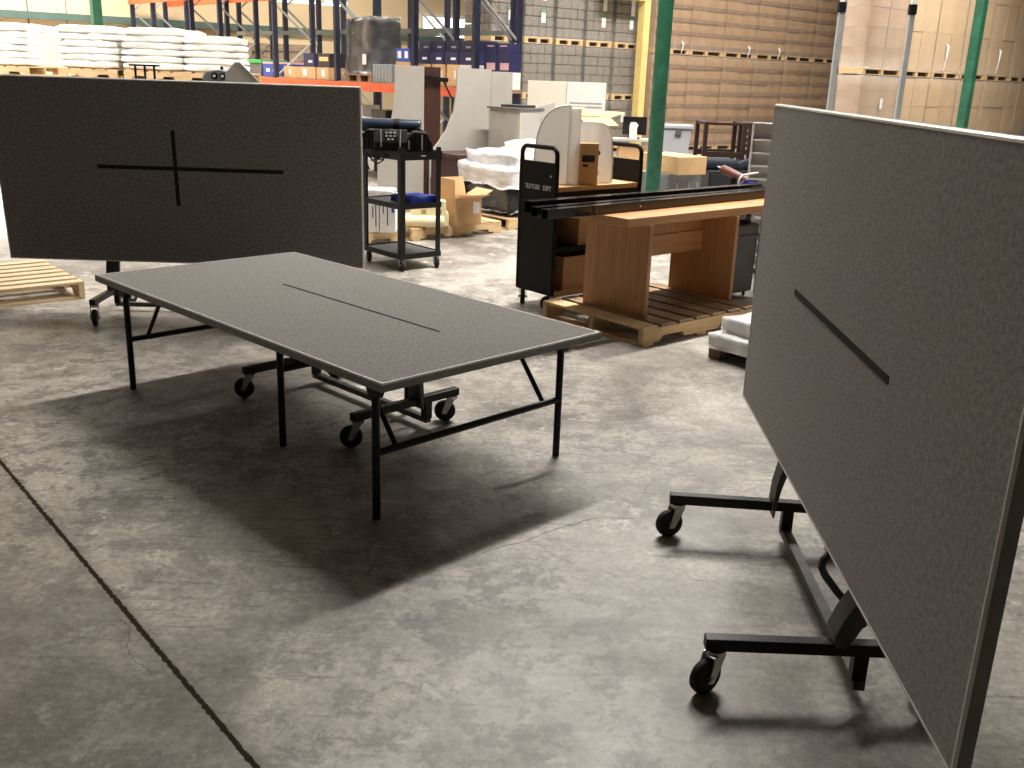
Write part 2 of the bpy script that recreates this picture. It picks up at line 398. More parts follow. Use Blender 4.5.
strip_light('short bright strip light hanging by the back wall, left one', W(12.4, 22.8, 3.16), BETA, 1.2, 0, None, 0.2, wires=CEIL - 3.16)
strip_light('short bright strip light hanging by the back wall, right one', W(13.55, 22.8, 3.16), BETA, 0.65, 0, None, 0.2, wires=CEIL - 3.16)

# ================================================================ FOLDING TABLES
TL, TW, TT = 2.438, 1.219, 0.034
def caster(parent, x, y, ang, s=1.0, ztop=0.125):
    r = 0.052 * s
    c = bpy.data.objects.new('caster', None)
    f = MB()
    ca, sa = math.cos(ang), math.sin(ang)
    def P(a, b, z): return Vector((x + a * ca - b * sa, y + a * sa + b * ca, z))
    # swivel plate is the caster part itself, wheel and fork are its pieces
    sp = MB(); sp.path([P(0, 0, ztop), P(0, 0, ztop - 0.014 * s)], [0.030 * s, 0.027 * s], 16); sp.path([P(0, 0, ztop + 0.004), P(0, 0, ztop - 0.02 * s)], 0.012 * s, 10)
    cp = sp.build('caster', ZINC, parent)
    for k in (-1, 1):
        f.add([P(-0.018 * s, k * 0.021 * s, ztop - 0.012 * s), P(0.022 * s, k * 0.021 * s, ztop - 0.012 * s), P(0.045 * s, k * 0.023 * s, r - 0.010 * s), P(0.022 * s, k * 0.023 * s, r - 0.012 * s),
               P(-0.018 * s, k * 0.025 * s, ztop - 0.012 * s), P(0.022 * s, k * 0.025 * s, ztop - 0.012 * s), P(0.045 * s, k * 0.027 * s, r - 0.010 * s), P(0.022 * s, k * 0.027 * s, r - 0.012 * s)],
              [(0, 1, 2, 3), (7, 6, 5, 4), (0, 4, 5, 1), (1, 5, 6, 2), (2, 6, 7, 3), (3, 7, 4, 0)])
    f.path([P(0.032 * s, -0.031 * s, r), P(0.032 * s, 0.031 * s, r)], 0.009 * s, 10)
    f.build('fork', ZINC, cp)
    wv = MB(); n = 24; prof = [(r * 0.25, -0.015), (r * 0.82, -0.016), (r * 0.97, -0.012), (r, -0.004), (r, 0.004), (r * 0.97, 0.012), (r * 0.82, 0.016), (r * 0.25, 0.015), (r * 0.25, -0.015)]
    vv = []
    for rr, h in prof:
        for j in range(n):
            a = 2 * PI * j / n; vv.append(P(0.032 * s + rr * math.cos(a), h * s, r + rr * math.sin(a)))
    wv.add(vv, [(i * n + j, i * n + (j + 1) % n, (i + 1) * n + (j + 1) % n, (i + 1) * n + j) for i in range(len(prof) - 1) for j in range(n)], True)
    wv.build('wheel', RUBBER, cp)
    bpy.data.objects.remove(c)

def table_base(t, curve, thick, toe, HX):
    for sx in (-1, 1):
        a = MB(); a.box2((-0.020, -0.022, 0.134), (0.020, 0.625, 0.172)); o = a.build('base_arm', BLACK, t, bevel=0.003); o.location.x = sx * HX; o.rotation_euler.z = sx * toe
        px = sx * HX - math.sin(sx * toe) * 0.42
        p = MB(); p.box2((px - 0.019, 0.405, 0.050), (px + 0.019, 0.447, 0.135)); p.build('drop_post', BLACK, t, bevel=0.002)
        cv_, th_ = (curve, thick) if (sx < 0 or not toe) else ([(0.352, 0.1725), (0.358, 0.20), (0.378, 0.25), (0.405, 0.31), (0.432, 0.38), (0.455, 0.48), (0.465, 0.62), (0.45, 0.80)], [0.030, 0.052, 0.058, 0.052, 0.042, 0.034, 0.028, 0.024])
        b = MB(); b.strip(cv_, (px - 0.045, px + 0.045), th_); b.build('lift_bracket', STEELGREY, t, bevel=0.003)
    h = MB(); hx = 0.36
    h.path([(hx, 0.47, 0.15), (hx, 0.43, 0.20), (hx, 0.375, 0.26), (hx, 0.335, 0.31), (hx, 0.322, 0.335), (hx - 0.004, 0.325, 0.355), (hx - 0.015, 0.345, 0.372), (hx - 0.04, 0.39, 0.378), (hx - 0.08, 0.43, 0.36), (hx - 0.10, 0.47, 0.32), (hx - 0.10, 0.49, 0.26)], 0.012, 10)
    h.build('latch_handle', STEELGREY, t)
    r = MB(); r.box2((-HX - 0.015, 0.408, 0.030), (HX + 0.015, 0.444, 0.060)); r.build('cross_rail', STEELGREY, t, bevel=0.003)

def table_panel(t, X, Y, Z, tilt, vertical, slots):
    """tabletop: carpeted slab with grey edge band; local +z of the slab is its top face"""
    if vertical:  # slab top face looks to -Y
        R = Matrix.Translation((X, Y, Z)) @ Matrix.Rotation(PI / 2 + tilt, 4, 'X')
    else: R = Matrix.Translation((X, Y, Z - 0.0))
    def put(o): o.matrix_local = R; return o
    g, cz = 0.010, 0.006
    a = MB(); a.box((0, 0, -TT / 2), (TL - 2 * g, TW - 2 * g, TT - 0.001)); p = put(a.build('tabletop', CARPET, t))
    e = MB()
    for sx in (-1, 1):
        e.box((sx * (TL / 2 - g / 2), 0, -(TT + cz) / 2), (g, TW, TT - cz))
        e.box((0, sx * (TW / 2 - g / 2), -(TT + cz) / 2), (TL - 2 * g, g, TT - cz))
    e.build('edge_band', EDGE, p)
    l = MB()   # chamfered metal trim along the top edge
    def ring(d, z): return [(-TL / 2 + d, -TW / 2 + d, z), (TL / 2 - d, -TW / 2 + d, z), (TL / 2 - d, TW / 2 - d, z), (-TL / 2 + d, TW / 2 - d, z)]
    l.add(ring(-0.0005, -cz) + ring(0.0038, 0.0008) + ring(g, 0.0008) + ring(g, -cz), [(r_ * 4 + k, r_ * 4 + (k + 1) % 4, ((r_ + 1) % 4) * 4 + (k + 1) % 4, ((r_ + 1) % 4) * 4 + k) for r_ in range(4) for k in range(4)])
    l.build('metal_trim', ALU, p)
    for (cx, cy, lx, ly) in slots:
        s = MB(); s.box((cx, cy, -0.0002), (lx, ly, 0.0022)); s.build('slot', SLOT, p)
    u = MB()
    for y in (-0.42, 0.42): u.bar((-1.1, y, -TT - 0.013), (1.1, y, -TT - 0.013), 0.028, 0.026)
    for x in (-0.44, 0.44): u.bar((x, -0.42, -TT - 0.013), (x, 0.42, -TT - 0.013), 0.028, 0.024)
    u.build('under_frame', BLACK, p)
    return p, R

def leg_set(t, X, Y, x, ys, ztop, zbar, lean, folded=None, R=None):
    """two legs, a bar between them and two folding braces, as parts of the table"""
    for y in ys:
        l = MB(); l.path([(X + x, Y + y, 0.0), (X + x, Y + y, ztop)], 0.0165, 12)
        l.build('leg', BLACK, t)
        k = MB(); k.prism([(-0.05, 0), (0.05, 0), (0.022, -0.07), (-0.022, -0.07)], -0.019, 0.019, 'xz')
        k.build('leg_bracket', BLACK, t, loc=(X + x, Y + y, ztop))
        d = 0.10 * (1 if y < 0 else -1)
        b = MB(); b.path([(X + x, Y + y + d, zbar), (X + x + lean * 0.24, Y + y + d, ztop - 0.005)], 0.011, 8); b.build('brace', BLACK, t)
    b = MB(); b.path([(X + x, Y + ys[0], zbar), (X + x, Y + ys[1], zbar)], 0.015, 12); b.build('leg_bar', BLACK, t)

def flip_table(label, loc, rz, vertical, X, Y, Z, tilt, slots, wheel_angles, toe=0.0, hx=0.505):
    t = thing('folding_table', label, 'table', loc, rz)
    if vertical:
        cv = [(0.365, 0.115), (0.366, 0.17), (0.374, 0.24), (0.392, 0.32), (0.42, 0.41), (0.45, 0.52), (0.465, 0.65), (0.45, 0.80)]
        th = [0.006, 0.014, 0.022, 0.028, 0.032, 0.032, 0.028, 0.024]
    else:
        cv = [(0.365, 0.12), (0.362, 0.18), (0.352, 0.26), (0.33, 0.35), (0.29, 0.44), (0.24, 0.51), (0.16, 0.552)]
        th = [0.010, 0.024, 0.034, 0.044, 0.06, 0.06, 0.03]
    table_base(t, cv, th, toe, hx)
    i = 0
    for sx in (-1, 1):
        for y in (0.012, 0.59):
            caster(t, sx * hx - math.sin(sx * toe) * y, y, wheel_angles[i], 1.03, 0.134); i += 1
    p, R = table_panel(t, X, Y, Z, tilt, vertical, slots)
    if not vertical:
        zt = Z - TT - 0.002
        leg_set(t, X, Y, 1.064, (-0.52, 0.52), zt, 0.275, -1)
        leg_set(t, X, Y, -1.07, (-0.52, 0.52), zt, 0.275, 1)
        leg_set(t, X, Y, 0.16, (-0.37, 0.37), zt, 0.37, -1)
    else:
        # legs folded flat against the underside
        for sx in (-1, 1):
            for y in (-0.38, 0.38):
                l = MB(); l.path([(sx * 1.05, y, -TT - 0.045), (sx * 0.50, y, -TT - 0.045)], 0.0165, 10); l.build('leg', BLACK, p)
            b = MB(); b.path([(sx * 0.77, -0.38, -TT - 0.045), (sx * 0.77, 0.38, -TT - 0.045)], 0.013, 10); b.build('leg_bar', BLACK, p)
    return t
flip_table('long grey carpeted folding table standing flat on black legs in the middle of the floor', (-1.054, 4.623, 0), math.atan2(-0.701, 0.713), False,
           0.08, 0.126, 0.61, 0, [(-0.16 + 0.32, 0.045, 1.23, 0.014)], (3.9, 3.75, 4.0, 3.9), hx=0.475)
flip_table('grey carpeted folding table flipped upright at right, single dark slot, closest to camera', (0.622, 2.985, 0), -1.614, True,
           0.121, 0.331, 0.999, -0.002, [(0.0, 0.0, 1.05, 0.022)], (5.1, 1.2, 5.37, 1.0), 0.035)
flip_table('dark grey carpeted folding table flipped upright at left, cross-shaped slot in its face', (-2.285, 6.372, 0), 0.022, True,
           0.018, 0.344, 0.963, 0.056, [(0.07, 0.04, 1.24, 0.026), (-0.03, 0.04, 0.026, 0.50)], (-1.3, 1.0, -1.6, 1.4))

# ================================================================ PALLETS
def pallet(label, loc, rz, L_=1.2, Wd=1.0, n=7, fill=0.82, mat=PINE, smat=None, group=None, h=0.13, name='wooden_pallet', lead=None):
    """local x = stringer direction, boards run along y"""
    t = thing(name, label, 'pallet', loc, rz, group); smat = smat or mat
    bw = min(0.14, L_ / n * fill); rr = random.Random(int(abs(loc[0] * 1000)))
    for i in range(n):
        x = -L_ / 2 + bw / 2 + i * (L_ - bw) / (n - 1)
        b = MB(); b.box((x, rr.uniform(-0.004, 0.004), h - 0.009), (bw, Wd, 0.018)); b.build('deck_board', lead if (lead and i == 0) else mat, t, bevel=0.002)
    for y in (-Wd / 2 + 0.02, 0, Wd / 2 - 0.02):
        s = MB(); z0, z1 = 0.018, h - 0.018; a = L_ / 2
        s.prism([(-a, z0), (-a * 0.72, z0), (-a * 0.68, z0 + 0.035), (-a * 0.34, z0 + 0.035), (-a * 0.30, z0), (a * 0.30, z0), (a * 0.34, z0 + 0.035), (a * 0.68, z0 + 0.035), (a * 0.72, z0), (a, z0), (a, z1), (-a, z1)], y - 0.02, y + 0.02, 'xz')
        s.build('stringer', smat, t)
    for x in (-L_ / 2 + 0.06, 0, L_ / 2 - 0.06):
        b = MB(); b.box((x, 0, 0.009), (0.10, Wd, 0.018)); b.build('bottom_board', smat, t)
    return t
pallet('empty pale wooden pallet lying on the floor at the left, under the upright table', (-3.95, 7.08, 0), BETA + PI / 2, 1.02, 1.2, 7, fill=0.66, mat=PINEW)
pallet('weathered wooden pallet carrying the oak table', (0.985, 7.03, 0), math.radians(41.5), 1.23, 0.97, 7, mat=OLDPINE, smat=PINE, lead=PINE)
pallet('wooden pallet behind the black trolley, carrying white cartons', (-1.93, 10.08, 0), BETA, 1.2, 1.0, 7, mat=PINE)
pallet('wooden pallet carrying the open brown carton and cream foam', (-0.96, 10.92, 0), BETA, 1.2, 1.0, 7, mat=PINE)
pallet('wooden pallet under the film-wrapped white and black pile', (0.02, 11.87, 0), BETA, 1.2, 1.0, 7, mat=PINE)

# ================================================================ OAK TABLE + TUBES
T1 = Vector((0.72, 6.44, 0)); ca = math.radians(42.5)
t = thing('oak_table', 'oak veneer table with two slab legs standing on the weathered pallet', 'table', T1, ca)
tp = MB(); tp.box2((0, 0, 0.755), (2.30, 0.66, 0.81)); tp.build('table_top', OAKTOP, t, bevel=0.003)
for x in (0.19, 1.15):
    l = MB(); l.box2((x, -0.03, 0.131), (x + 0.035, 0.55, 0.755)); l.build('slab_leg', OAK, t, bevel=0.002)
md = MB(); md.box2((0.225, 0.27, 0.48), (1.15, 0.29, 0.755)); md.build('modesty_panel', OAK, t)
ml = MB(); ml.box2((0.225, 0.258, 0.475), (1.15, 0.27, 0.62)); ml.build('modesty_rail', OAKTOP, t)
for i, (y, x0, s, lab, dz) in enumerate(((0.27, -0.50, 0.062, 'long black square tube on the oak table, nearest the front edge', 0), (0.385, -0.48, 0.062, 'long black square tube on the oak table, middle of the three', 0), (0.53, -0.40, 0.080, 'long thicker black square tube on the oak table, rearmost of the three', 0))):
    b = thing('black_tube', lab, 'tube', T1 + Vector((math.cos(ca) * x0 - math.sin(ca) * y, math.sin(ca) * x0 + math.cos(ca) * y, 0.811)), ca + (0.012, 0.0, -0.012)[i])
    e = MB(); w2 = s / 2; wl = 0.004; LN = 2.55
    for (c, d) in (((LN / 2, 0, wl / 2), (LN, s, wl)), ((LN / 2, 0, s - wl / 2), (LN, s, wl)), ((LN / 2, -w2 + wl / 2, s / 2), (LN, wl, s - 2 * wl)), ((LN / 2, w2 - wl / 2, s / 2), (LN, wl, s - 2 * wl))): e.box(c, d)
    e.build('tube', M('gloss_black', (0.012, 0.012, 0.013), rough=0.22, var=0.3, scale=8), b)
    if i == 0:
        c = MB(); c.box2((0.42, -w2 - 0.002, 0.002), (0.428, w2 + 0.002, s + 0.002)); c.build('strap', SLOT, b)
        c = MB(); c.box((0.9, -w2 - 0.001, 0.03), (0.012, 0.002, 0.012)); c.build('rivet', ZINC, b)
# blue bundle with a white wire loop resting at the far end of the table
b = thing('blue_bundle', 'small blue bundle with white wire loop beside black tubes on oak table', 'bundle', T1 + Vector((math.cos(ca) * 2.13 - math.sin(ca) * 0.615, math.sin(ca) * 2.13 + math.cos(ca) * 0.615, 0.811)), ca)
e = MB(); e.lathe([(0.001, 0), (0.06, 0.004), (0.085, 0.03), (0.075, 0.07), (0.04, 0.095), (0.001, 0.10)], 'z', (0.05, -0.005, 0), 16)
for i in range(len(e.v)): e.v[i] = (0.05 + (e.v[i][0] - 0.05) * 1.5, e.v[i][1] * 0.4, e.v[i][2])
e.build('bag', BLUE, b)
e = MB(); e.path([(-0.05, 0, 0.008), (-0.085, 0, 0.05), (-0.08, 0, 0.11), (-0.04, 0, 0.138), (0.06, 0, 0.145), (0.17, 0, 0.15)], 0.009, 8); e.build('wire_loop', WHITEP, b)

# ================================================================ FILM-WRAPPED STACK BESIDE THE UPRIGHT TABLE
def lumpy(mb, seed, amp):
    for i, p in enumerate(mb.v):
        q = Vector(p); n = noise.noise_vector(q * 4 + Vector((seed, 0, 0))) + 0.5 * noise.noise_vector(q * 11 + Vector((seed, 3, 0)))
        mb.v[i] = tuple(q + n * amp)
    return mb
def gridbox(mb, a, b, n=(6, 6, 3)):
    """box with subdivided faces for lumpy goods"""
    a, b = Vector(a), Vector(b)
    def face(o, e1, e2, n1, n2):
        vv = [o + e1 * i / n1 + e2 * j / n2 for i in range(n1 + 1) for j in range(n2 + 1)]
        mb.add(vv, [(i * (n2 + 1) + j, i * (n2 + 1) + j + 1, (i + 1) * (n2 + 1) + j + 1, (i + 1) * (n2 + 1) + j) for i in range(n1) for j in range(n2)], True)
    d = b - a; X = Vector((d.x, 0, 0)); Y = Vector((0, d.y, 0)); Z = Vector((0, 0, d.z))
    face(a, X, Y, n[0], n[1]); face(a + Z, X, Y, n[0], n[1]); face(a, X, Z, n[0], n[2]); face(a + Y, X, Z, n[0], n[2]); face(a, Y, Z, n[1], n[2]); face(a + X, Y, Z, n[1], n[2])
    return mb
def weld(o):
    m_ = o.modifiers.new('weld', 'WELD'); m_.merge_threshold = 0.0005; return o
t = thing('wrapped_bundle', 'low film-wrapped white bundle on a small skid, against edge of right upright table', 'bundle', (1.92, 6.07, 0), BETA)
e = MB(); e.box2((-0.5, -0.45, 0.0), (0.5, -0.36, 0.07)); e.box2((-0.5, 0.36, 0.0), (0.5, 0.45, 0.07)); e.box2((-0.5, -0.06, 0), (0.5, 0.03, 0.07)); e.build('skid', OLDPINE, t)
e = MB(); gridbox(e, (-0.52, -0.47, 0.07), (0.5, 0.45, 0.16), (14, 12, 3)); weld(lumpy(e, 3, 0.014).build('lower_pack', WRAPF, t))
e = MB(); gridbox(e, (-0.44, -0.40, 0.155), (0.48, 0.42, 0.26), (14, 12, 3)); weld(lumpy(e, 8, 0.014).build('upper_pack', WRAPF, t))

# ================================================================ BOOK TROLLEY
t = thing('book_trolley', 'black steel book trolley with arched handles behind the oak table', 'trolley', (0.475, 7.61, 0), BETA)
HL, HW = 0.44, 0.205
for sx in (-1, 1):
    e = MB(); x = sx * HL
    e.box2((x - 0.012, -HW, 0.12), (x + 0.012, HW, 1.085)); ep = e.build('end_panel', BLACKM, t, bevel=0.004)
    h = MB(); pts = [(x, -HW + 0.016, 0.15), (x, -HW + 0.016, 1.13)]
    for a in range(0, 91, 15): pts.append((x, -HW + 0.07 - 0.054 * math.cos(math.radians(a)), 1.135 + 0.054 * math.sin(math.radians(a))))
    for a in range(90, -1, -15): pts.append((x, HW - 0.07 + 0.054 * math.cos(math.radians(a)), 1.135 + 0.054 * math.sin(math.radians(a))))
    pts += [(x, HW - 0.016, 1.13), (x, HW - 0.016, 0.15)]
    h.path(pts, 0.0165, 10); h.build('handle', BLACKM, t)
    if sx < 0:
        text('TEXTURE   DEPT', 0.05, INK, ep, (x - 0.0135, -0.01, 0.90), (PI / 2, 0, -PI / 2), ext=0.0006, width=0.285)
        s = MB(); s.cyl((x - 0.012, -HW + 0.06, 0.99), (x - 0.016, -HW + 0.06, 0.99), 0.008, 10); s.build('bolt', ZINC, ep)
for z, mt in ((0.14, KRAFTL), (0.47, BLACKM), (0.87, BLACKM)):
    e = MB(); e.box2((-HL + 0.012, -HW + 0.01, z - 0.012), (HL - 0.012, HW - 0.01, z + 0.006)); e.box2((-HL + 0.012, -HW + 0.006, z - 0.03), (HL - 0.012, -HW + 0.012, z + 0.012)); e.build('shelf', mt, t)
e = MB(); e.box2((-HL + 0.012, HW - 0.016, 0.15), (HL - 0.012, HW - 0.008, 0.87)); e.build('back_panel', BLACKM, t)
for sx in (-1, 1):
    for sy in (-1, 1): caster(t, sx * (HL - 0.035), sy * (HW - 0.035), 2.43 if sy < 0 else -2.29, 1.12, 0.12)
def at_trolley(x, y, z): return Vector((0.475, 7.61, 0)) + VX * x + NX * y + Vector((0, 0, z))
# things on the trolley
def carton(label, loc, rz, d, mat, name='carton', tape=True, group=None, lab=None, labmat=None, cat='box'):
    t = thing(name, label, cat, loc, rz, group)
    e = MB(); e.box((0, 0, d[2] / 2), d); b_ = e.build('carton_body', mat, t, bevel=0.003)
    if tape:
        s = MB(); s.box((0, 0, d[2] + 0.0006), (d[0] * 0.99, 0.05, 0.0012)); s.box((d[0] / 2 + 0.0006, 0, d[2] - 0.04), (0.0012, 0.05, 0.08)); s.box((-d[0] / 2 - 0.0006, 0, d[2] - 0.04), (0.0012, 0.05, 0.08)); s.build('tape', M('buff_tape', (0.50, 0.36, 0.20), rough=0.35), t)
    if lab:
        for (fx, fz, lw, lh, side) in lab:
            s = MB()
            if side == 'f': s.box((fx, -d[1] / 2 - 0.001, fz), (lw, 0.002, lh))
            else: s.box((-d[0] / 2 - 0.001, fx, fz), (0.002, lw, lh))
            s.build('printed_label', labmat or WHITEC, t)
    return t
SHZ = 0.877
e = thing('flat_cardboard', 'flat sheet of brown cardboard lying across the top of the book trolley', 'cardboard', at_trolley(0.0, -0.01, SHZ), BETA)
k = MB(); k.box((0, 0, 0.02), (0.84, 0.36, 0.04)); k.build('sheet', KRAFTL, e, bevel=0.003)
CZ = SHZ + 0.041
c = carton('narrow upright brown carton with a dark printed label on the book trolley', at_trolley(-0.07, -0.12, CZ), 0.05, (0.15, 0.10, 0.30), M('yellow_kraft', (0.78, 0.52, 0.25), rough=0.8, var=0.08), lab=[(0.0, 0.19, 0.095, 0.05, 'f'), (-0.02, 0.14, 0.04, 0.018, 'f')], labmat=INKSHADE)
def shell(label, loc, rz, w_, h_, bulge, lean, holes=False, name='plastic_shell', half=False):
    t = thing(name, label, 'plastic sheet', loc, rz)
    e = MB(); na, nb = 18, 12; th = 0.006
    def P(a, b, o):
        x = w_ * (a - 0.5); prof = math.sqrt(max(0.0, 1 - (1 - a) ** 2.3)) if half else max(0.0, 1 - (2 * abs(a - 0.5)) ** 4.5) ** 0.4; z = h_ * (0.35 + 0.65 * prof) * b
        y = -bulge * (1 - (2 * (a - 0.5)) ** 2) + lean * z + o
        return (x, y, z)
    for o in (0, th): e.add([P(i / na, j / nb, o) for i in range(na + 1) for j in range(nb + 1)], [(i * (nb + 1) + j, i * (nb + 1) + j + 1, (i + 1) * (nb + 1) + j + 1, (i + 1) * (nb + 1) + j) for i in range(na) for j in range(nb)], True)
    rim = [P(0, j / nb, 0) for j in range(nb + 1)] + [P(i / na, 1, 0) for i in range(na + 1)] + [P(1, 1 - j / nb, 0) for j in range(nb + 1)]
    rim2 = [(p[0], p[1] + th, p[2]) for p in rim]; n = len(rim)
    e.add(rim + rim2, [(i, i + 1, n + i + 1, n + i) for i in range(n - 1)])
    e.build('shell', MILKY, t)
    r = MB(); r.path(rim, 0.006, 6); r.build('rim', WHITEP, t)
    if half:
        k = MB(); k.box2((w_ / 2 - 0.004, -0.012, 0), (w_ / 2 + 0.085, 0.0, h_ * 0.97)); k.build('side_sheet', MILKY, t)
    if holes:
        for x, z, rr in ((0.06, 0.07, 0.028), (-0.09, 0.07, 0.02), (0.06, 0.22, 0.02)):
            s = MB(); yy = -bulge * (1 - (2 * x / w_) ** 2) + lean * z - 0.004
            s.cyl((x, yy, z), (x, yy - 0.006, z), rr, 16); s.build('vent', INKSHADE if z > 0.1 else INK, t)
    return t
shell('tall milky plastic half-round shell standing on the near end of the book trolley', at_trolley(-0.27, 0.06, CZ), math.radians(-18), 0.26, 0.56, 0.05, 0.03, half=True)
shell('second milky half-round shell with round vents on the far end of the book trolley', at_trolley(0.13, 0.02, CZ), math.radians(-22), 0.31, 0.44, 0.09, 0.03, True)
carton('brown carton on the middle shelf of the book trolley', at_trolley(0.08, -0.02, 0.477), BETA, (0.5, 0.3, 0.22), KRAFT)
carton('brown carton on the bottom shelf of the book trolley', at_trolley(0.0, -0.02, 0.147), BETA, (0.62, 0.3, 0.25), KRAFT)

# ================================================================ AV CART
CC = Vector((-1.045, 8.90, 0))
t = thing('utility_cart', 'black three-shelf utility cart on casters behind the upright table', 'cart', CC, BETA)
A, B_ = 0.215, 0.30      # half sizes along v and n
for sx in (-1, 1):
    for sy in (-1, 1):
        p = MB()
        cx, cy = sx * (A - 0.002), sy * (B_ - 0.002); d = 0.05
        p.box2((cx, cy, 0.115), (cx - sx * d, cy - sy * 0.006, 1.055)); p.box2((cx, cy - sy * 0.006, 0.115), (cx - sx * 0.006, cy - sy * d, 1.055)); p.build('post', BLACK, t, bevel=0.001)
        caster(t, sx * (A - 0.03), sy * (B_ - 0.03), -1.9, 0.95, 0.115)
TRAYIN = M('black_tray_mat', (0.075, 0.078, 0.078), rough=0.55, var=0.1, scale=40)
for z in (0.135, 0.57, 1.01):
    e = MB(); e.box2((-A, -B_, z - 0.004), (A, B_, z)); 
    for (a, b) in (((-A - 0.004, -B_ - 0.004), (A + 0.004, -B_)), ((-A - 0.004, B_), (A + 0.004, B_ + 0.004)), ((-A - 0.004, -B_), (-A, B_)), ((A, -B_), (A + 0.004, B_))): e.box2((*a, z - (0.06 if z > 0.9 else 0.035)), (*b, z + 0.012))
    s = e.build('shelf', BLACK, t)
    mtt = MB(); mtt.box2((-A + 0.008, -B_ + 0.008, z), (A - 0.008, B_ - 0.008, z + 0.003)); mtt.build('shelf_mat', TRAYIN, s)
mk = MB(); mk.box((0.02, -B_ - 0.005, 0.985), (0.045, 0.002, 0.008)); mk.build('maker_mark', INK, t)
def at_cart(x, y, z): return CC + VX * x + NX * y + Vector((0, 0, z))
TOPZ = 1.0135
def gadget(label, loc, rz, kind):
    t = thing('black_device', label, 'device', loc, rz)
    if kind == 0:      # slanted desk unit with a keypad
        e = MB(); e.prism([(-0.10, 0), (0.10, 0), (0.10, 0.05), (0.05, 0.135), (-0.06, 0.14), (-0.10, 0.06)], -0.10, 0.10, 'yz'); e.build('case', BLACKM, t, bevel=0.006)
        d = MB(); d.lathe([(0.001, -0.125), (0.040, -0.124), (0.046, -0.118), (0.046, -0.10)], 'y', (0.0, 0, 0.10), 20); pd = d.build('dial', RUBBER, t)
        for r_ in range(3):
            for c_ in range(3 if r_ != 2 else 2):
                k = MB(); k.box(((c_ - (1 if r_ != 2 else 0.5)) * 0.024, -0.127, 0.123 - r_ * 0.021), (0.015, 0.004, 0.010)); k.build('key', INK, pd)
        for sx in (-1, 1):
            k = MB(); k.bar((sx * 0.057, -0.112, 0.03), (sx * 0.06, -0.085, 0.14), 0.006, 0.006); k.build('trim_strip', GALV, t)
    elif kind == 1:    # ribbed case
        e = MB(); e.prism([(-0.085, 0), (0.085, 0), (0.08, 0.05), (0.045, 0.125), (-0.04, 0.13), (-0.085, 0.07)], -0.09, 0.09, 'xz'); e.build('case', BLACKM, t, bevel=0.008)
        for i in range(6):
            k = MB(); k.box((-0.066 + i * 0.0265, -0.093, 0.045 if i in (0, 5) else 0.062), (0.010, 0.008, 0.06 if i in (0, 5) else 0.10)); k.build('rib', BLACK if i % 3 else GALV, t)
    else:              # leaning handset
        e = MB(); R = Matrix.Rotation(0.55, 3, 'Y'); e.box((0.04, 0, 0.075), (0.05, 0.05, 0.14), R); e.build('handset', BLACKM, t, bevel=0.008)
        k = MB(); k.box((0, 0, 0.012), (0.12, 0.10, 0.024)); k.build('cradle', BLACK, t, bevel=0.004)
    t.scale = (1.4, 1.3, 1.3); return t
gadget('black desk unit with a round white-keyed dial on the utility cart', at_cart(-0.13, -0.03, TOPZ), 0.1, 0)
gadget('black ribbed case right of the dial unit on the utility cart', at_cart(0.07, -0.17, TOPZ), 0.14, 1)
gadget('small black handset leaning in a cradle at the right of the utility cart', at_cart(0.12, 0.06, TOPZ), 0.15, 2)
gadget('second black ribbed case, left of the dial unit on the utility cart', at_cart(-0.15, 0.20, TOPZ), 0.0, 1)
for (x, y, z, lab) in ((0.10, 0.235, 0.0635, 'dark blue tube roll lying behind the devices on the cart, lower one'), (0.13, 0.235, 0.1895, 'dark blue tube roll lying on another blue roll on the cart')):
    o = at_cart(x, y, TOPZ + z)
    r = thing('tube_roll', lab, 'roll', o - Vector((0, 0, 0.062)), 0.0)
    e = MB(); e.lathe([(0.001, -0.30), (0.05, -0.30), (0.06, -0.295), (0.0615, -0.28), (0.0615, 0.28), (0.06, 0.295), (0.05, 0.30), (0.001, 0.30)], 'x', (-0.10, 0, 0.062), 24); e.build('roll', NAVYROLL, r)
    b = MB(); b.lathe([(0.0618, -0.02), (0.0628, -0.018), (0.0628, 0.03), (0.0618, 0.032)], 'x', (-0.02, 0, 0.062), 24); b.build('band', BLACKM, r)
cb = thing('hanging_cable', 'tangle of black cable with a plug hanging under the cart top shelf at left', 'cable', at_cart(-A - 0.012, 0.1, 0.955), 0)
e = MB(); e.path([(-0.02, 0.02, 0.05), (-0.03, -0.03, 0.01), (-0.01, -0.05, -0.03), (0.05, -0.06, -0.055), (0.10, -0.10, -0.02), (0.12, -0.14, 0.035)], 0.006, 6)
e.path([(-0.08, 0.06, 0.035), (-0.02, 0.0, 0.0), (0.06, -0.09, -0.008), (0.12, -0.15, 0.03)], 0.007, 6); e.path([(-0.10, 0.07, 0.02), (0.0, -0.03, -0.022), (0.09, -0.12, -0.015), (0.13, -0.155, 0.025)], 0.006, 6); e.path([(-0.06, 0.04, 0.03), (-0.075, 0.03, -0.03), (-0.06, 0.02, -0.07)], 0.005, 6); e.build('cable', RUBBER, cb)
k = MB(); k.path([(-0.06, 0.02, -0.07), (-0.052, 0.015, -0.115)], [0.008, 0.017], 10); k.build('plug', RUBBER, cb)
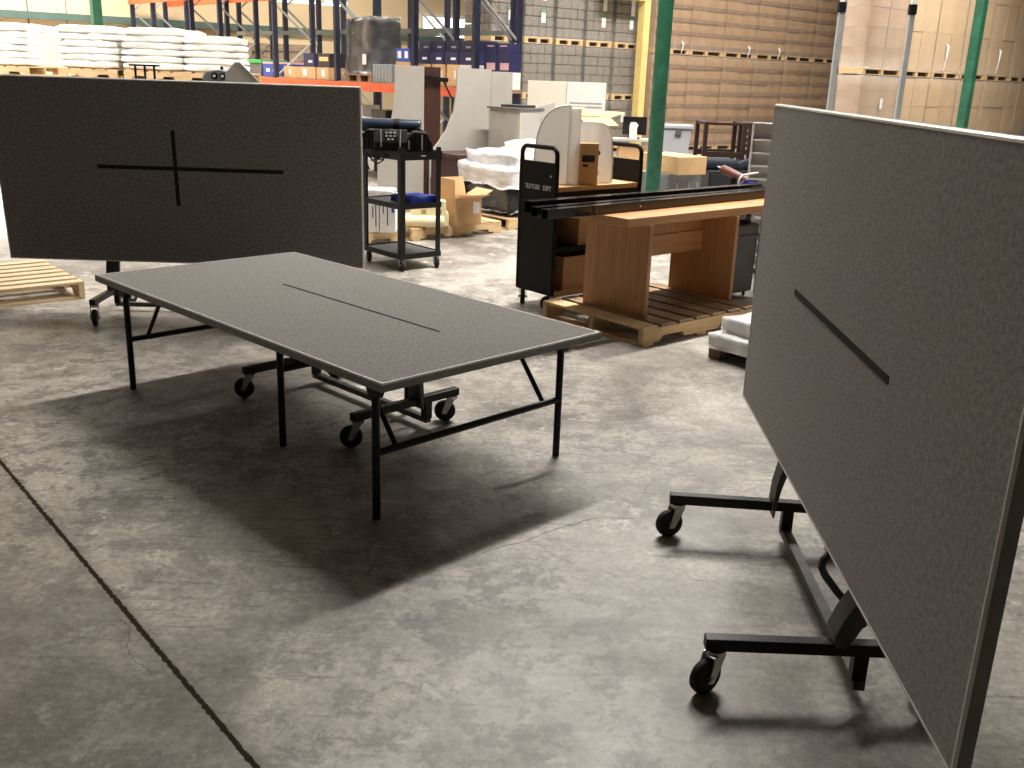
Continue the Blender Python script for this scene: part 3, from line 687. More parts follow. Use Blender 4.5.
# folded blue cloth on the middle shelf
def cloth(label, loc, rz, d, mat, seed, name='folded_cloth', cat='cloth'):
    e = MB(); gridbox(e, (-d[0] / 2, -d[1] / 2, 0), (d[0] / 2, d[1] / 2, d[2]), (12, 12, 4))
    for i, p in enumerate(e.v):
        q = Vector(p); n = noise.noise(q * 9 + Vector((seed, 1, 2)))
        k = 1 - 0.35 * ((q.x / d[0] * 2) ** 4 + (q.y / d[1] * 2) ** 4) / 2
        e.v[i] = (q.x + n * 0.012, q.y, max(0.0, q.z * k + (n * 0.02 if q.z > 0.01 else 0)))
    o = weld(e.build(name, mat, None, loc=loc, rz=rz)); return tag(o, label, cat)
cloth('crumpled blue cloth on the middle shelf of the utility cart', at_cart(0.06, -0.10, 0.574), BETA, (0.28, 0.32, 0.06), BLUE, 4)

# ================================================================ GOODS ON THE PALLETS BEHIND THE CART
PZ = 0.1305
def at_row(v, n, z=PZ): return W(v, n, z)
c = carton('white carton with vertical print, left of two on the pallet behind the cart', (-1.46, 9.98, PZ), 0.0, (0.155, 0.30, 0.37), WHITEC)
for (x, h, z) in ((-0.03, 0.20, 0.17), (0.02, 0.12, 0.2), (0.05, 0.24, 0.18)):
    k = MB(); k.box((x, -0.151, z), (0.010, 0.002, h)); k.build('print_mark', INKSHADE, c)
c = carton('white carton with vertical print and blue corner, right of two on the pallet', (-1.295, 9.98, PZ), 0.0, (0.155, 0.30, 0.37), WHITEC)
for (x, h, z) in ((-0.04, 0.10, 0.24), (0.0, 0.22, 0.18)):
    k = MB(); k.box((x, -0.151, z), (0.010, 0.002, h)); k.build('print_mark', INKSHADE, c)
k = MB(); k.box((0.055, -0.151, 0.25), (0.03, 0.002, 0.10)); k.build('print_patch', BLUEBOX, c)
cloth('white sheet of film lying on the two white cartons', (-1.40, 9.98, PZ + 0.372), 0.0, (0.34, 0.30, 0.05), WRAPF, 9, 'plastic_film', 'film')
t = thing('foam_block', 'cream foam block with square cutouts on the pallet behind the cart', 'foam', (-0.93, 10.42, PZ), 0.1)
e = MB(); e.prism([(-0.20, 0), (0.20, 0), (0.20, 0.13), (0.17, 0.16), (0.17, 0.26), (0.12, 0.27), (0.10, 0.24), (-0.20, 0.22)], -0.07, 0.09, 'xz'); e.build('block', CREAM, t, bevel=0.008)
for x in (-0.06, 0.10):
    k = MB(); k.box((x, -0.071, 0.15), (0.05, 0.003, 0.045)); k.build('cutout_shade', M('foam_recess_shade', (0.30, 0.25, 0.14), rough=0.9), t)  # flat darker cream patches paint the shade inside the cutouts
t = thing('foam_roll', 'cream foam roll lying in front of the foam block', 'foam', (-1.0, 10.27, PZ), 0.12)
e = MB(); e.lathe([(0.02, -0.24), (0.055, -0.235), (0.06, -0.22), (0.06, 0.22), (0.055, 0.235), (0.02, 0.24)], 'x', (0, 0, 0.061), 20); e.build('roll', CREAM, t)
# open brown carton
def open_carton(label, loc, rz, d, mat, flaps, th=0.006):
    t = thing('open_carton', label, 'box', loc, rz)
    x, y, z = d[0] / 2, d[1] / 2, d[2]
    e = MB(); e.box2((-x, -y, 0), (x, y, th))
    e.box2((-x, -y, th), (x, -y + th, z)); e.box2((-x, y - th, th), (x, y, z)); e.box2((-x, -y + th, th), (-x + th, y - th, z)); e.box2((x - th, -y + th, th), (x, y - th, z)); e.build('carton_body', mat, t)
    for (side, ang, ln) in flaps:
        f = MB(); c_, s_ = math.cos(ang), math.sin(ang)   # ang: 0 = upright, pi/2 = flat outwards
        if side == 'f': pts = [(-x, -y, z), (x, -y, z), (x, -y - ln * s_, z + ln * c_), (-x, -y - ln * s_, z + ln * c_)]; nrm = Vector((0, c_, s_))
        if side == 'b': pts = [(-x, y, z), (x, y, z), (x, y + ln * s_, z + ln * c_), (-x, y + ln * s_, z + ln * c_)]; nrm = Vector((0, -c_, s_))
        if side == 'l': pts = [(-x, -y, z), (-x, y, z), (-x - ln * s_, y, z + ln * c_), (-x - ln * s_, -y, z + ln * c_)]; nrm = Vector((c_, 0, s_))
        if side == 'r': pts = [(x, -y, z), (x, y, z), (x + ln * s_, y, z + ln * c_), (x + ln * s_, -y, z + ln * c_)]; nrm = Vector((-c_, 0, s_))
        p2 = [Vector(p) + nrm * th for p in pts]
        f.add([Vector(p) for p in pts] + p2, [(0, 1, 2, 3), (7, 6, 5, 4), (0, 4, 5, 1), (1, 5, 6, 2), (2, 6, 7, 3), (3, 7, 4, 0)]); f.build('flap', mat, t)
    return t
c = open_carton('open brown carton with raised flaps on the pallet right of the cart', (-0.62, 10.66, PZ), BETA - 0.1, (0.33, 0.32, 0.28), KRAFT, (('l', 0.05, 0.20), ('f', 1.25, 0.16), ('r', 1.1, 0.16), ('b', 0.35, 0.2)))
k = MB(); k.box((0.10, -0.1615, 0.18), (0.08, 0.002, 0.12)); k.build('shipping_label', WHITEC, c)
# film-wrapped pile
PILEF = M('crumpled_film', (0.92, 0.92, 0.92), rough=0.18, scale=5, stretch=(1, 1, 3.5), col2=(0.58, 0.59, 0.62), bump=0.9, bscale=14)
t = thing('wrapped_pile', 'shrink-wrapped pile, white sacks over black goods, behind the book trolley', 'wrapped goods', (0.02, 11.87, PZ), BETA)
e = MB(); gridbox(e, (-0.55, -0.46, 0.045), (0.56, 0.46, 0.36), (14, 12, 6)); weld(lumpy(e, 2, 0.04).build('black_goods', DARKWRAP, t))
e = MB(); gridbox(e, (-0.60, -0.50, 0.33), (0.58, 0.48, 0.56), (14, 12, 5)); weld(lumpy(e, 21, 0.05).build('white_sacks', PILEF, t))
e = MB(); gridbox(e, (-0.48, -0.46, 0.54), (0.56, 0.46, 0.70), (14, 12, 4)); weld(lumpy(e, 31, 0.05).build('white_sacks', PILEF, t))
e = MB(); gridbox(e, (-0.10, -0.30, 0.68), (0.40, 0.2, 0.80), (8, 8, 4)); weld(lumpy(e, 41, 0.03).build('white_bundle', WHITEC, t))

# ================================================================ OFFICE FURNITURE BEHIND
def at(x, y, z=0): return Vector((x, y, z))
t = thing('dark_desk', 'dark mahogany desk behind the open brown carton', 'desk', W(8.3, 9.82), BETA)
e = MB(); e.box2((-1.0, -0.30, 0.70), (1.0, 0.30, 0.74)); e.build('desk_top', DARKWOOD, t, bevel=0.003)
for x in (-0.97, 0.94):
    e = MB(); e.box2((x, -0.28, 0), (x + 0.03, 0.28, 0.70)); e.build('side_panel', DARKWOOD, t)
e = MB(); e.box2((-0.94, -0.27, 0.05), (0.94, -0.25, 0.70)); e.build('front_panel', DARKWOOD, t)
def arc(cx, cz, r, a0, a1, n=10): return [(cx + r * math.cos(math.radians(a0 + (a1 - a0) * i / n)), cz + r * math.sin(math.radians(a0 + (a1 - a0) * i / n))) for i in range(n + 1)]
t = thing('curved_panel', 'pale grey desk panel with a flared left edge standing behind the cart', 'panel', (-1.32, 12.45, 0), 0.0)
e = MB(); e.prism([(0.13, 0), (0.13, 1.735), (-0.225, 1.735), (-0.225, 1.45), (-0.235, 1.30), (-0.26, 1.15), (-0.30, 1.0), (-0.36, 0.86), (-0.44, 0.74), (-0.44, 0)], -0.015, 0.015, 'xz'); e.build('board', LAMINATE, t, bevel=0.002)
t = thing('curved_panel', 'wide pale grey desk panel with flared left edge standing behind the dark desk', 'panel', W(7.73, 10.35), BETA)
e = MB(); e.prism([(-0.24, 0), (1.08, 0), (1.08, 1.70), (0.72, 1.70), (0.72, 1.725), (0.17, 1.735), (0.165, 1.46), (0.12, 1.20), (0.01, 0.98), (-0.11, 0.83), (-0.24, 0.70)], -0.015, 0.015, 'xz'); e.build('board', LAMINATE, t, bevel=0.002)
k = MB(); k.box((0.72, -0.017, 1.20), (0.008, 0.004, 1.0)); k.build('joint_strip', GALV, t)
t = thing('upright_board', 'dark mahogany upright panel with black arm between the grey panels', 'panel', (-1.17, 12.95, 0), 0.0)
e = MB(); e.box2((-0.10, -0.02, 0), (0.14, 0.02, 1.73)); e.build('board', DARKWOOD, t)
e = MB(); e.bar((-0.14, -0.06, 1.60), (0.24, -0.06, 1.58), 0.06, 0.05); e.build('arm', BLACKM, t); e = MB(); e.box2((-0.04, -0.06, 1.575), (0.04, -0.02, 1.625)); e.build('arm_clamp', BLACKM, t)
e = MB(); e.bar((0.18, -0.06, 1.57), (0.31, -0.06, 1.32), 0.02, 0.02); e.build('strut', BLACKM, t)
# grey drawer crate on the desk
t = thing('display_crate', 'open grey crate wrapped in film on the right end of the dark desk', 'crate', W(8.42, 9.80, 0.7405), BETA)
x, y, z = 0.18, 0.30, 0.52
e = MB(); e.box2((-x, -y, 0), (x, y, 0.02)); e.box2((-x, -y, 0.02), (-x + 0.015, y, z)); e.box2((-x + 0.015, y - 0.015, 0.02), (x, y, z)); e.build('crate_body', M('beige_board', (0.46, 0.41, 0.33), rough=0.5), t)
e = MB(); e.box2((-x + 0.015, -y, 0.02), (x, -y + 0.015, z)); e.build('side_board', LAMINATE, t)
e = MB(); e.box((x + 0.11, -y, z - 0.10), (0.26, 0.012, 0.34), Matrix.Rotation(-0.2, 3, 'Y')); e.build('wing_board', LAMINATE, t)
e = MB(); e.box2((-x - 0.03, -y - 0.02, z), (x + 0.02, y + 0.02, z + 0.022)); e.build('lid', M('dark_grey_board', (0.14, 0.135, 0.13), rough=0.45), t)
e = MB(); e.box((0, 0, z / 2), (2 * x + 0.02, 2 * y + 0.02, z - 0.04)); e.build('film', CLEAR, t)
o = MB(); o.box((0.0, 0, 0.015), (0.26, 0.36, 0.03)); b_ = tag(o.build('board_tray', M('charcoal_board', (0.035, 0.035, 0.035), rough=0.4), None, bevel=0.004, loc=W(8.46, 9.80, 0.7405 + z + 0.0225), rz=BETA + 0.15), 'dark flat tray lying on the lid of the grey crate', 'tray')
# pale boards leaning upright
for (x0, x1, lab, mt, y) in ((0.08, 0.655, 'tall cream board standing behind the trolley, left of the pair', CREAMP, 15.25), (0.66, 1.235, 'tall white board with grey stripes, right of the pair', WHITEP, 15.2)):
    t = thing('display_board', lab, 'board', ((x0 + x1) / 2, y, 0), 0.02)
    e = MB(); e.box2((-(x1 - x0) / 2, -0.02, 0), ((x1 - x0) / 2, 0.02, 1.60)); e.build('board', mt, t, bevel=0.003)
    e = MB(); e.box2((-0.25, -0.25, 0), (0.25, 0.25, 0.03)); e.build('foot', GALV, t)
    if mt is WHITEP:
        for z in (1.30, 1.245):
            k = MB(); k.box((0, -0.0215, z), (0.48, 0.003, 0.022)); k.build('stripe', GALV, t)
c = open_carton('tall open brown carton with folded-out flaps behind the book trolley', (0.84, 13.35, 0), BETA - 0.25, (0.46, 0.46, 1.18), KRAFTL, (('f', 1.95, 0.24), ('l', 1.75, 0.24), ('r', 1.30, 0.24), ('b', 1.15, 0.24)))
# computer desk
t = thing('computer_desk', 'small steel-framed computer desk left of the green post', 'desk', (1.78, 16.4, 0), 0.0)
e = MB(); e.box2((-0.45, -0.3, 0.72), (0.45, 0.3, 0.75)); e.build('desk_top', LAMINATE, t)
for x in (-0.43, 0.43):
    for y in (-0.28, 0.28):
        k = MB(); k.bar((x, y, 0), (x, y, 0.72), 0.03, 0.03); k.build('leg', GALV, t)
e = MB(); e.box2((-0.45, -0.28, 0.30), (0.45, 0.28, 0.33)); e.build('lower_shelf', WHITEP, t)
t = thing('monitor', 'black flat monitor on the computer desk left of the green post', 'monitor', (1.83, 16.42, 0.7505), -0.1)
e = MB(); e.box2((-0.19, -0.02, 0.06), (0.19, 0.02, 0.34)); e.build('screen_case', BLACKM, t, bevel=0.004)
e = MB(); e.box2((-0.175, -0.022, 0.075), (0.175, -0.02, 0.325)); e.build('screen', M('dark_glass', (0.008, 0.008, 0.01), rough=0.12, var=0.05), t)
e = MB(); e.box2((-0.025, -0.015, 0.01), (0.025, 0.015, 0.08)); e.box2((-0.09, -0.07, 0), (0.09, 0.07, 0.012)); e.build('stand', BLACKM, t)
t = thing('card_holder', 'small white card holder in front of the black monitor', 'holder', (1.80, 16.28, 0.7505), 0.0)
e = MB(); e.prism([(-0.06, 0), (0.06, 0), (0.05, 0.16), (0.07, 0.22), (0.03, 0.26), (-0.05, 0.26), (-0.07, 0.20)], -0.03, 0.0, 'xz'); e.build('card', WHITEP, t); e = MB(); e.box2((-0.06, -0.05, 0), (0.06, 0.03, 0.02)); e.build('foot', WHITEP, t)
carton('brown carton standing on the lower shelf of the computer desk', (1.75, 16.36, 0.3305), 0, (0.34, 0.3, 0.30), KRAFT)
# grey totes
def tote(label, loc, rz, group=None):
    t = thing('plastic_tote', label, 'tote', loc, rz, group)
    e = MB(); e.prism([(-0.20, 0), (0.20, 0), (0.23, 0.33), (-0.23, 0.33)], -0.15, 0.15, 'xz'); e.build('tub', BINGREY, t, bevel=0.01)
    e = MB(); e.box2((-0.25, -0.17, 0.33), (0.25, 0.17, 0.375)); e.build('lid', BINGREY, t, bevel=0.008)
    e = MB(); e.box2((0.02, -0.175, 0.25), (0.10, -0.148, 0.33)); e.build('latch', BINDARK, t)
    return t
for i, lab in enumerate(('grey plastic tote, bottom of the stack behind the green post', 'grey plastic tote, middle of the stack behind the green post', 'grey plastic tote with lid, top of the stack behind the green post')):
    tote(lab, (1.97, 13.2, i * 0.3765 + 0.0), -0.1, 'stacked grey totes')
# butcher block carton on clear tubs
t = thing('clear_tub', 'grey translucent tub under the long brown carton by the green post', 'tub', (1.70, 11.22, 0), BETA)
e = MB(); e.prism([(-0.25, 0), (0.25, 0), (0.28, 0.70), (-0.28, 0.70)], -0.2, 0.2, 'xz'); e.build('tub', M('smoky_plastic', (0.16, 0.17, 0.18), rough=0.3, var=0.25, scale=9), t, bevel=0.01)
for x in (-0.14, 0.05, 0.2):
    k = MB(); k.box2((x, -0.205, 0.05), (x + 0.02, -0.199, 0.6)); k.build('rib', BINGREY, t)
carton('long low brown carton lying on a tub behind the green post', (1.70, 11.22, 0.7005), BETA - 0.15, (0.40, 0.66, 0.19), KRAFTL)
t = thing('white_bottle', 'white plastic jug beside the green post at the end of the trolley', 'jug', (1.12, 10.9, 0), 0.2)
e = MB(); e.lathe([(0.001, 0), (0.13, 0.01), (0.15, 0.05), (0.15, 0.55), (0.12, 0.66), (0.05, 0.72), (0.045, 0.76), (0.001, 0.76)], 'z', n=20); e.build('jug_body', WRAPF, t)
k = MB(); k.cyl((0, 0, 0.76), (0, 0, 0.79), 0.05, 16); k.build('cap', GALV, t)

# black cabinet with the upside-down chairs
t = thing('black_cabinet', 'low black cabinet under the upturned chairs', 'cabinet', (2.62, 11.95, 0), 0.1)
e = MB(); e.box2((-0.5, -0.42, 0.04), (0.5, 0.32, 0.70)); e.build('cabinet_body', M('navy_black', (0.012, 0.013, 0.018), rough=0.5), t, bevel=0.005)
for x in (-0.25, 0.25):
    k = MB(); k.box2((x - 0.235, -0.435, 0.07), (x + 0.235, -0.42, 0.67)); d_ = k.build('door', M('navy_black', (0, 0, 0)), t, bevel=0.003)
    k = MB(); k.box2((x + (0.19 if x < 0 else -0.21), -0.452, 0.36), (x + (0.21 if x < 0 else -0.19), -0.435, 0.46)); k.build('handle', ZINC, d_)
e = MB(); e.box2((-0.48, -0.40, 0), (0.48, 0.30, 0.04)); e.build('plinth', BLACKM, t)
def upturned_chair(label, loc, rz, slat=False):
    t = thing('upturned_armchair', label, 'chair', loc, rz)
    t.scale = (1.12, 1.12, 1.16)   # seat rests upside down; legs point up
    e = MB(); e.box2((-0.22, -0.22, 0.0), (0.22, 0.22, 0.09)); e.build('seat', NAVYCLOTH, t, bevel=0.025)
    for x in (-0.2, 0.2):
        for y in (-0.2, 0.2):
            l = MB(); l.bar((x, y, 0.06), (x, y, 0.46), 0.04, 0.04); l.build('leg', CHAIRWOOD, t)
        s = MB(); s.bar((x, -0.2, 0.445), (x, 0.2, 0.445), 0.035, 0.03); s.build('runner', CHAIRWOOD, t)
    for y, z in ((-0.2, 0.15), (0.2, 0.15)):
        s = MB(); s.bar((-0.2, y, z), (0.2, y, z), 0.03, 0.055); s.build('rail', CHAIRWOOD, t)
    s = MB(); s.bar((-0.2, -0.2, 0.445), (0.2, -0.2, 0.445), 0.03, 0.025); s.build('rail', CHAIRWOOD, t)
    if slat:
        for z in (0.22, 0.28, 0.34, 0.40):
            s = MB(); s.bar((-0.2, 0.2, z), (0.2, 0.2, z), 0.02, 0.03); s.build('slat', CHAIRWOOD, t)
    return t
upturned_chair('upturned dark wood armchair with navy seat, left one on the cabinet', (2.33, 11.90, 0.701), 0.05)
upturned_chair('upturned dark wood armchair with slats, right one behind the white sorter', (2.86, 11.97, 0.701), 0.05, True)
R = Matrix.Rotation(-0.35, 3, 'Y')
t = thing('navy_cushion', 'navy cushion tilted against the right upturned chair', 'cushion', (2.66, 11.56, 0.702), 0.0)
c = MB(); c.box((0, 0, 0.115), (0.36, 0.10, 0.10), R); c.build('cushion', NAVYCLOTH, t, bevel=0.03)
t = thing('vinyl_roll', 'red-brown vinyl roll lying aslant behind the black tubes', 'roll', (2.0, 9.3, 0), 0.0)
e = MB(); a, b = Vector((-0.12, 0.1, 0.91)), Vector((0.17, -0.12, 0.79)); e.path([a, a + (b - a) * 0.06, b], [0.028, 0.042, 0.042], 16); e.build('roll', REDROLL, t)
k = MB(); k.path([a - (b - a) * 0.10, a], [0.007, 0.012], 8); k.build('core', GALV, t)
k = MB(); k.bar((-0.02, -0.01, 0), (-0.02, -0.01, 0.83), 0.05, 0.05); k.box2((-0.14, -0.12, 0), (0.1, 0.12, 0.03)); k.build('roll_stand', BLACKM, t)
# literature sorter
t = thing('paper_sorter', 'tall white paper sorter with many shelves beside the right upright table', 'shelf', (2.27, 9.15, 0), -0.30)
e = MB(); e.box2((-0.18, -0.15, 0), (-0.165, 0.0, 1.33)); e.build('side_panel', WHITEP, t); e = MB(); e.box2((0.165, -0.15, 0), (0.18, 0.0, 1.33)); e.build('side_panel', WHITEP, t)
e = MB(); e.box2((-0.165, -0.015, 0), (0.165, 0.0, 1.33)); e.build('back_panel', WHITEP, t); e = MB(); e.box2((-0.18, -0.15, 1.33), (0.18, 0.0, 1.342)); e.build('top_panel', GALV, t)
for i in range(11):
    k = MB(); k.box2((-0.165, -0.148, 0.05 + i * 0.114), (0.165, -0.015, 0.062 + i * 0.114)); k.build('shelf', WHITEP, t)
# dark grey bin cart under the oak table's far end
t = thing('bin_cart', 'dark grey plastic bin cart behind the oak table, half hidden by upright table', 'cart', W(6.50, 5.0), BETA)
e = MB(); e.prism([(-0.21, 0.05), (0.21, 0.05), (0.23, 0.60), (-0.23, 0.60)], -0.24, 0.24, 'xz'); e.build('bin', BINDARK, t, bevel=0.012)
e = MB(); e.box2((-0.24, -0.25, 0.50), (0.24, 0.25, 0.515)); e.build('rim', BINDARK, t)
for sx in (-1, 1):
    k = MB(); k.bar((sx * 0.245, -0.26, 0.03), (sx * 0.245, -0.26, 0.66), 0.035, 0.03); p_ = k.build('corner_post', BINGREY, t)
    for i in range(4):
        s = MB(); s.box((sx * 0.245, -0.276, 0.36 + 0.05 * i), (0.012, 0.004, 0.022)); s.build('slot', INKSHADE, p_)  # dark patches paint the shade inside the post holes
for sx in (-1, 1):
    for sy in (-1, 1): caster(t, sx * 0.17, sy * 0.19, 0.4, 0.5, 0.052)
e = MB(); gridbox(e, (-0.2, -0.2, 0.0), (0.2, 0.2, 0.11), (10, 10, 3)); o = weld(lumpy(e, 5, 0.02).build('black_bag', DARKWRAP, None, loc=W(6.50, 5.0, 0.612), rz=BETA)); tag(o, 'crumpled black bag on the dark grey bin cart', 'bag')

# ================================================================ POSTS
def post(name, label, x, y, r, mat, square=False, h=CEIL):
    t = thing(name, label, 'post', (x, y, 0), BETA)
    e = MB()
    if square: e.box2((-r, -r, 0.012), (r, r, h - 0.002))
    else: e.cyl((0, 0, 0.012), (0, 0, h - 0.002), r, 28)
    e.build('column', mat, t)
    e = MB(); e.box2((-r * 1.8, -r * 1.8, 0), (r * 1.8, r * 1.8, 0.014)); e.build('base_plate', mat, t)
    return t
post('green_post', 'round green steel post behind the oak table', 1.39, 10.44, 0.078, GREEN)
post('green_post', 'green square steel post before the tan cartons at right', 6.03, 14.0, 0.058, GREEN, True)
post('green_post', 'green square steel post behind the white sacks at left', -7.20, 17.6, 0.075, GREEN, True)
for x, y, lab in ((3.295, 11.0, 'silver pole with black collar, left of the pair behind right table'), (4.03, 11.0, 'silver pole with black collar, right of the pair behind right table')):
    t = thing('silver_pole', lab, 'pole', (x, y, 0), 0)
    e = MB(); e.box2((-0.028, -0.025, 0.02), (0.028, 0.025, 2.41)); e.build('lower_tube', M('satin_aluminium', (0.50, 0.52, 0.52), rough=0.4, metal=0.5), t, bevel=0.004)
    e = MB(); e.box2((-0.036, -0.034, 2.41), (0.036, 0.034, 2.51)); e.build('collar', BLACKM, t, bevel=0.004)
    e = MB(); e.box2((-0.02, -0.018, 2.51), (0.02, 0.018, 2.95)); e.build('upper_tube', WHITEP, t)
    e = MB(); e.box2((-0.2, -0.2, 0), (0.2, 0.2, 0.02)); e.build('base_plate', BLACKM, t)

# ================================================================ PALLET RACK
RS = 1.12                                          # rack unit
RF = Vector((-1.8 * RS, 14.0 * RS, 0))                       # a point of its front line; the row runs along NX
CAM_Z0 = 1.688
def zs(z): return CAM_Z0 + (z - CAM_Z0) * RS
def rk(t_, d, z=None): return RF + NX * t_ * RS + VX * d * RS + Vector((0, 0, 0 if z is None else zs(z)))
FR = [-1.86, -0.58, 1.37, 3.25, 5.21, 6.37, 8.15, 9.2]
RD = 0.67; RTOP = 5.0
t = thing('pallet_rack', 'long navy pallet rack with orange beams standing behind the upright table', 'rack', RF, BETA)
def rl(t_, d, z): return (d * RS, t_ * RS, z)
for f in FR:
    for d in (0, RD):
        p = MB(); p.bar(rl(f, d, 0), rl(f, d, RTOP), 0.085, 0.07); p.build('upright', NAVY, t)
    z = 0.25; k_ = 0
    while z < 3.6:
        b = MB(); a0, a1 = (0, RD) if k_ % 2 == 0 else (RD, 0)
        b.bar(rl(f, a0, z), rl(f, a1, z + 0.62), 0.03, 0.03); b.build('brace', GALV, t)
        if k_ % 3 == 2:
            b = MB(); b.bar(rl(f, 0, z), rl(f, RD, z), 0.03, 0.04); b.build('brace', GALV, t)
        z += 0.62; k_ += 1
LEV = [(zs(0.55), 0, 7), (zs(1.44), 0, 7), (zs(2.80), 3, 7)]
for zc, i0, i1 in LEV:
    for i in range(i0, i1):
        for d in (-0.05, RD + 0.05):
            b = MB(); b.bar(rl(FR[i] - 0.01, d, zc), rl(FR[i + 1] + 0.01, d, zc), 0.05, 0.125); b.build('beam', ORANGE, t)
        if zc < 2.7:
            b = MB(); b.box2((-0.02, FR[i] * RS + 0.05, zc + 0.058), (RD * RS + 0.02, FR[i + 1] * RS - 0.05, zc + 0.075)); b.build('deck', OLDPINE, t)
t = thing('pallet_rack', 'empty navy pallet rack with grey beams standing behind the orange-beamed rack', 'rack', RF + VX * (RD * RS + 0.45), BETA)
F2 = [-0.5, 1.05, 2.95, 4.9, 6.7]
for f in F2:
    for d in (0, 0.75):
        p = MB(); p.bar((d, f * RS, 0), (d, f * RS, RTOP), 0.085, 0.07); p.build('upright', NAVY, t)
    for k_ in range(6):
        z = 0.3 + 0.62 * k_; a0, a1 = (0, 0.75) if k_ % 2 == 0 else (0.75, 0)
        b = MB(); b.bar((a0, f * RS, z), (a1, f * RS, z + 0.62), 0.03, 0.03); b.build('brace', GALV, t)
for i in range(4):
    for d in (-0.05, 0.80):
        b = MB(); b.bar((d, F2[i] * RS, 2.30), (d, F2[i + 1] * RS, 2.30), 0.045, 0.075); b.build('beam', M('grey_green_beam', (0.13, 0.15, 0.13), rough=0.5), t)
DZ = 1.688 + (zs(1.44) + 0.0765 - 1.688) / RS
def rbox(label, t_, d, w_, dp, h, mat, z=DZ, lab=None, labmat=None, group=None, name='carton'):
    """box on the rack; w_ along the row, dp across it"""
    if lab: lab = [(a * RS, b * RS, c * RS, e * RS, f) for a, b, c, e, f in lab]
    return carton(label, rk(t_, d, z), BETA - PI / 2, (w_ * RS, dp * RS, h * RS), mat, name, tape=False, group=group, lab=lab, labmat=labmat)


# ================================================================ RACK CONTENTS
t = thing('storage_bin', 'black storage bin with a green lid on the rack, leftmost in view', 'bin', rk(4.28, 0.33, DZ), BETA - PI / 2); t.scale = (RS,) * 3
e = MB(); e.prism([(-0.30, 0), (0.30, 0), (0.33, 0.20), (-0.33, 0.20)], -0.22, 0.22, 'xz'); e.build('tub', BINDARK, t, bevel=0.01)
e = MB(); e.box2((-0.35, -0.24, 0.20), (0.35, 0.24, 0.26)); e.build('lid', GREENL, t, bevel=0.01)
c = bt = rbox('blue box with white marks and pink top beside the green-lidded bin', 3.62, 0.35, 0.56, 0.5, 0.20, BLUEBOX, lab=[(-0.1, 0.10, 0.12, 0.05, 'f'), (0.13, 0.10, 0.12, 0.05, 'f')], labmat=INK)
k = MB(); k.box((0, 0, 0.215 * RS), (0.56 * RS, 0.5 * RS, 0.03 * RS)); k.build('top_layer', PINKL, c)
rbox('small pale carton on the rack right of the blue box', 3.08, 0.35, 0.30, 0.45, 0.17, KRAFTL, lab=[(0.05, 0.09, 0.08, 0.07, 'f')])
rbox('brown carton with white label on the rack, under the small navy box', 2.38, 0.3, 0.46, 0.45, 0.17, KRAFT, lab=[(-0.08, 0.09, 0.12, 0.10, 'f')])
rbox('brown carton with white label on the rack, beside the silver-wrapped load', 1.93, 0.3, 0.34, 0.45, 0.17, KRAFT, lab=[(0.02, 0.09, 0.10, 0.10, 'f')])
rbox('small navy box on a brown carton left of the silver-wrapped load', 2.38, 0.3, 0.32, 0.4, 0.20, NAVYBOX, z=DZ + 0.171, lab=[(0.05, 0.08, 0.12, 0.035, 'f')])
rbox('dark box with yellow band on a brown carton by the silver-wrapped load', 1.93, 0.3, 0.34, 0.4, 0.20, M('dark_box', (0.03, 0.025, 0.03), rough=0.5), z=DZ + 0.171, lab=[(0.0, 0.12, 0.26, 0.06, 'f')], labmat=YELLOW)
# tall film-wrapped load
t = thing('wrapped_load', 'tall dark load in shiny silver film on the rack', 'wrapped goods', rk(0.93, 0.34, DZ), BETA - PI / 2); t.scale = (RS,) * 3
e = MB()
for x in (-0.3, 0, 0.3): e.box((x, 0, 0.04), (0.1, 0.52, 0.08))
e.box((0, 0, 0.09), (0.72, 0.54, 0.02)); e.build('pallet_base', OLDPINE, t)
e = MB(); gridbox(e, (-0.33, -0.25, 0.10), (0.33, 0.25, 0.86), (12, 10, 10)); weld(lumpy(e, 12, 0.03).build('goods', M('silver_dark_goods', (0.10, 0.098, 0.095), rough=0.16, scale=5, col2=(0.015, 0.0145, 0.014), bump=1.0), t))
e = MB(); gridbox(e, (-0.35, -0.265, 0.10), (0.35, 0.265, 0.88), (12, 10, 10)); weld(lumpy(e, 14, 0.02).build('film', M('silver_film', (0.85, 0.85, 0.86), rough=0.12, scale=4, alpha=0.05, bump=0.8), t))
k = MB(); k.box((0.20, -0.285, 0.30), (0.10, 0.004, 0.14)); k.build('shipping_label', WHITEC, t)
t = thing('grey_crate', 'grey ribbed plastic crate on the rack beside the silver-wrapped load', 'crate', rk(0.32, 0.28, DZ), BETA - PI / 2); t.scale = (RS,) * 3
e = MB(); e.box2((-0.24, -0.2, 0), (0.24, 0.2, 0.24)); e.build('crate_body', GREYMACH, t, bevel=0.008)
for i in range(6):
    k = MB(); k.box((-0.2 + i * 0.08, -0.205, 0.12), (0.02, 0.012, 0.22)); k.build('rib', GALV, t)
rbox('brown carton on the rack under the blue and white box', -0.16, 0.3, 0.34, 0.4, 0.28, KRAFT)
rbox('blue box with white marks on a brown carton on the rack', -0.16, 0.3, 0.33, 0.4, 0.17, BLUEBOX, z=DZ + 0.281, lab=[(-0.08, 0.09, 0.08, 0.09, 'f'), (0.08, 0.09, 0.08, 0.09, 'f')], labmat=INK)
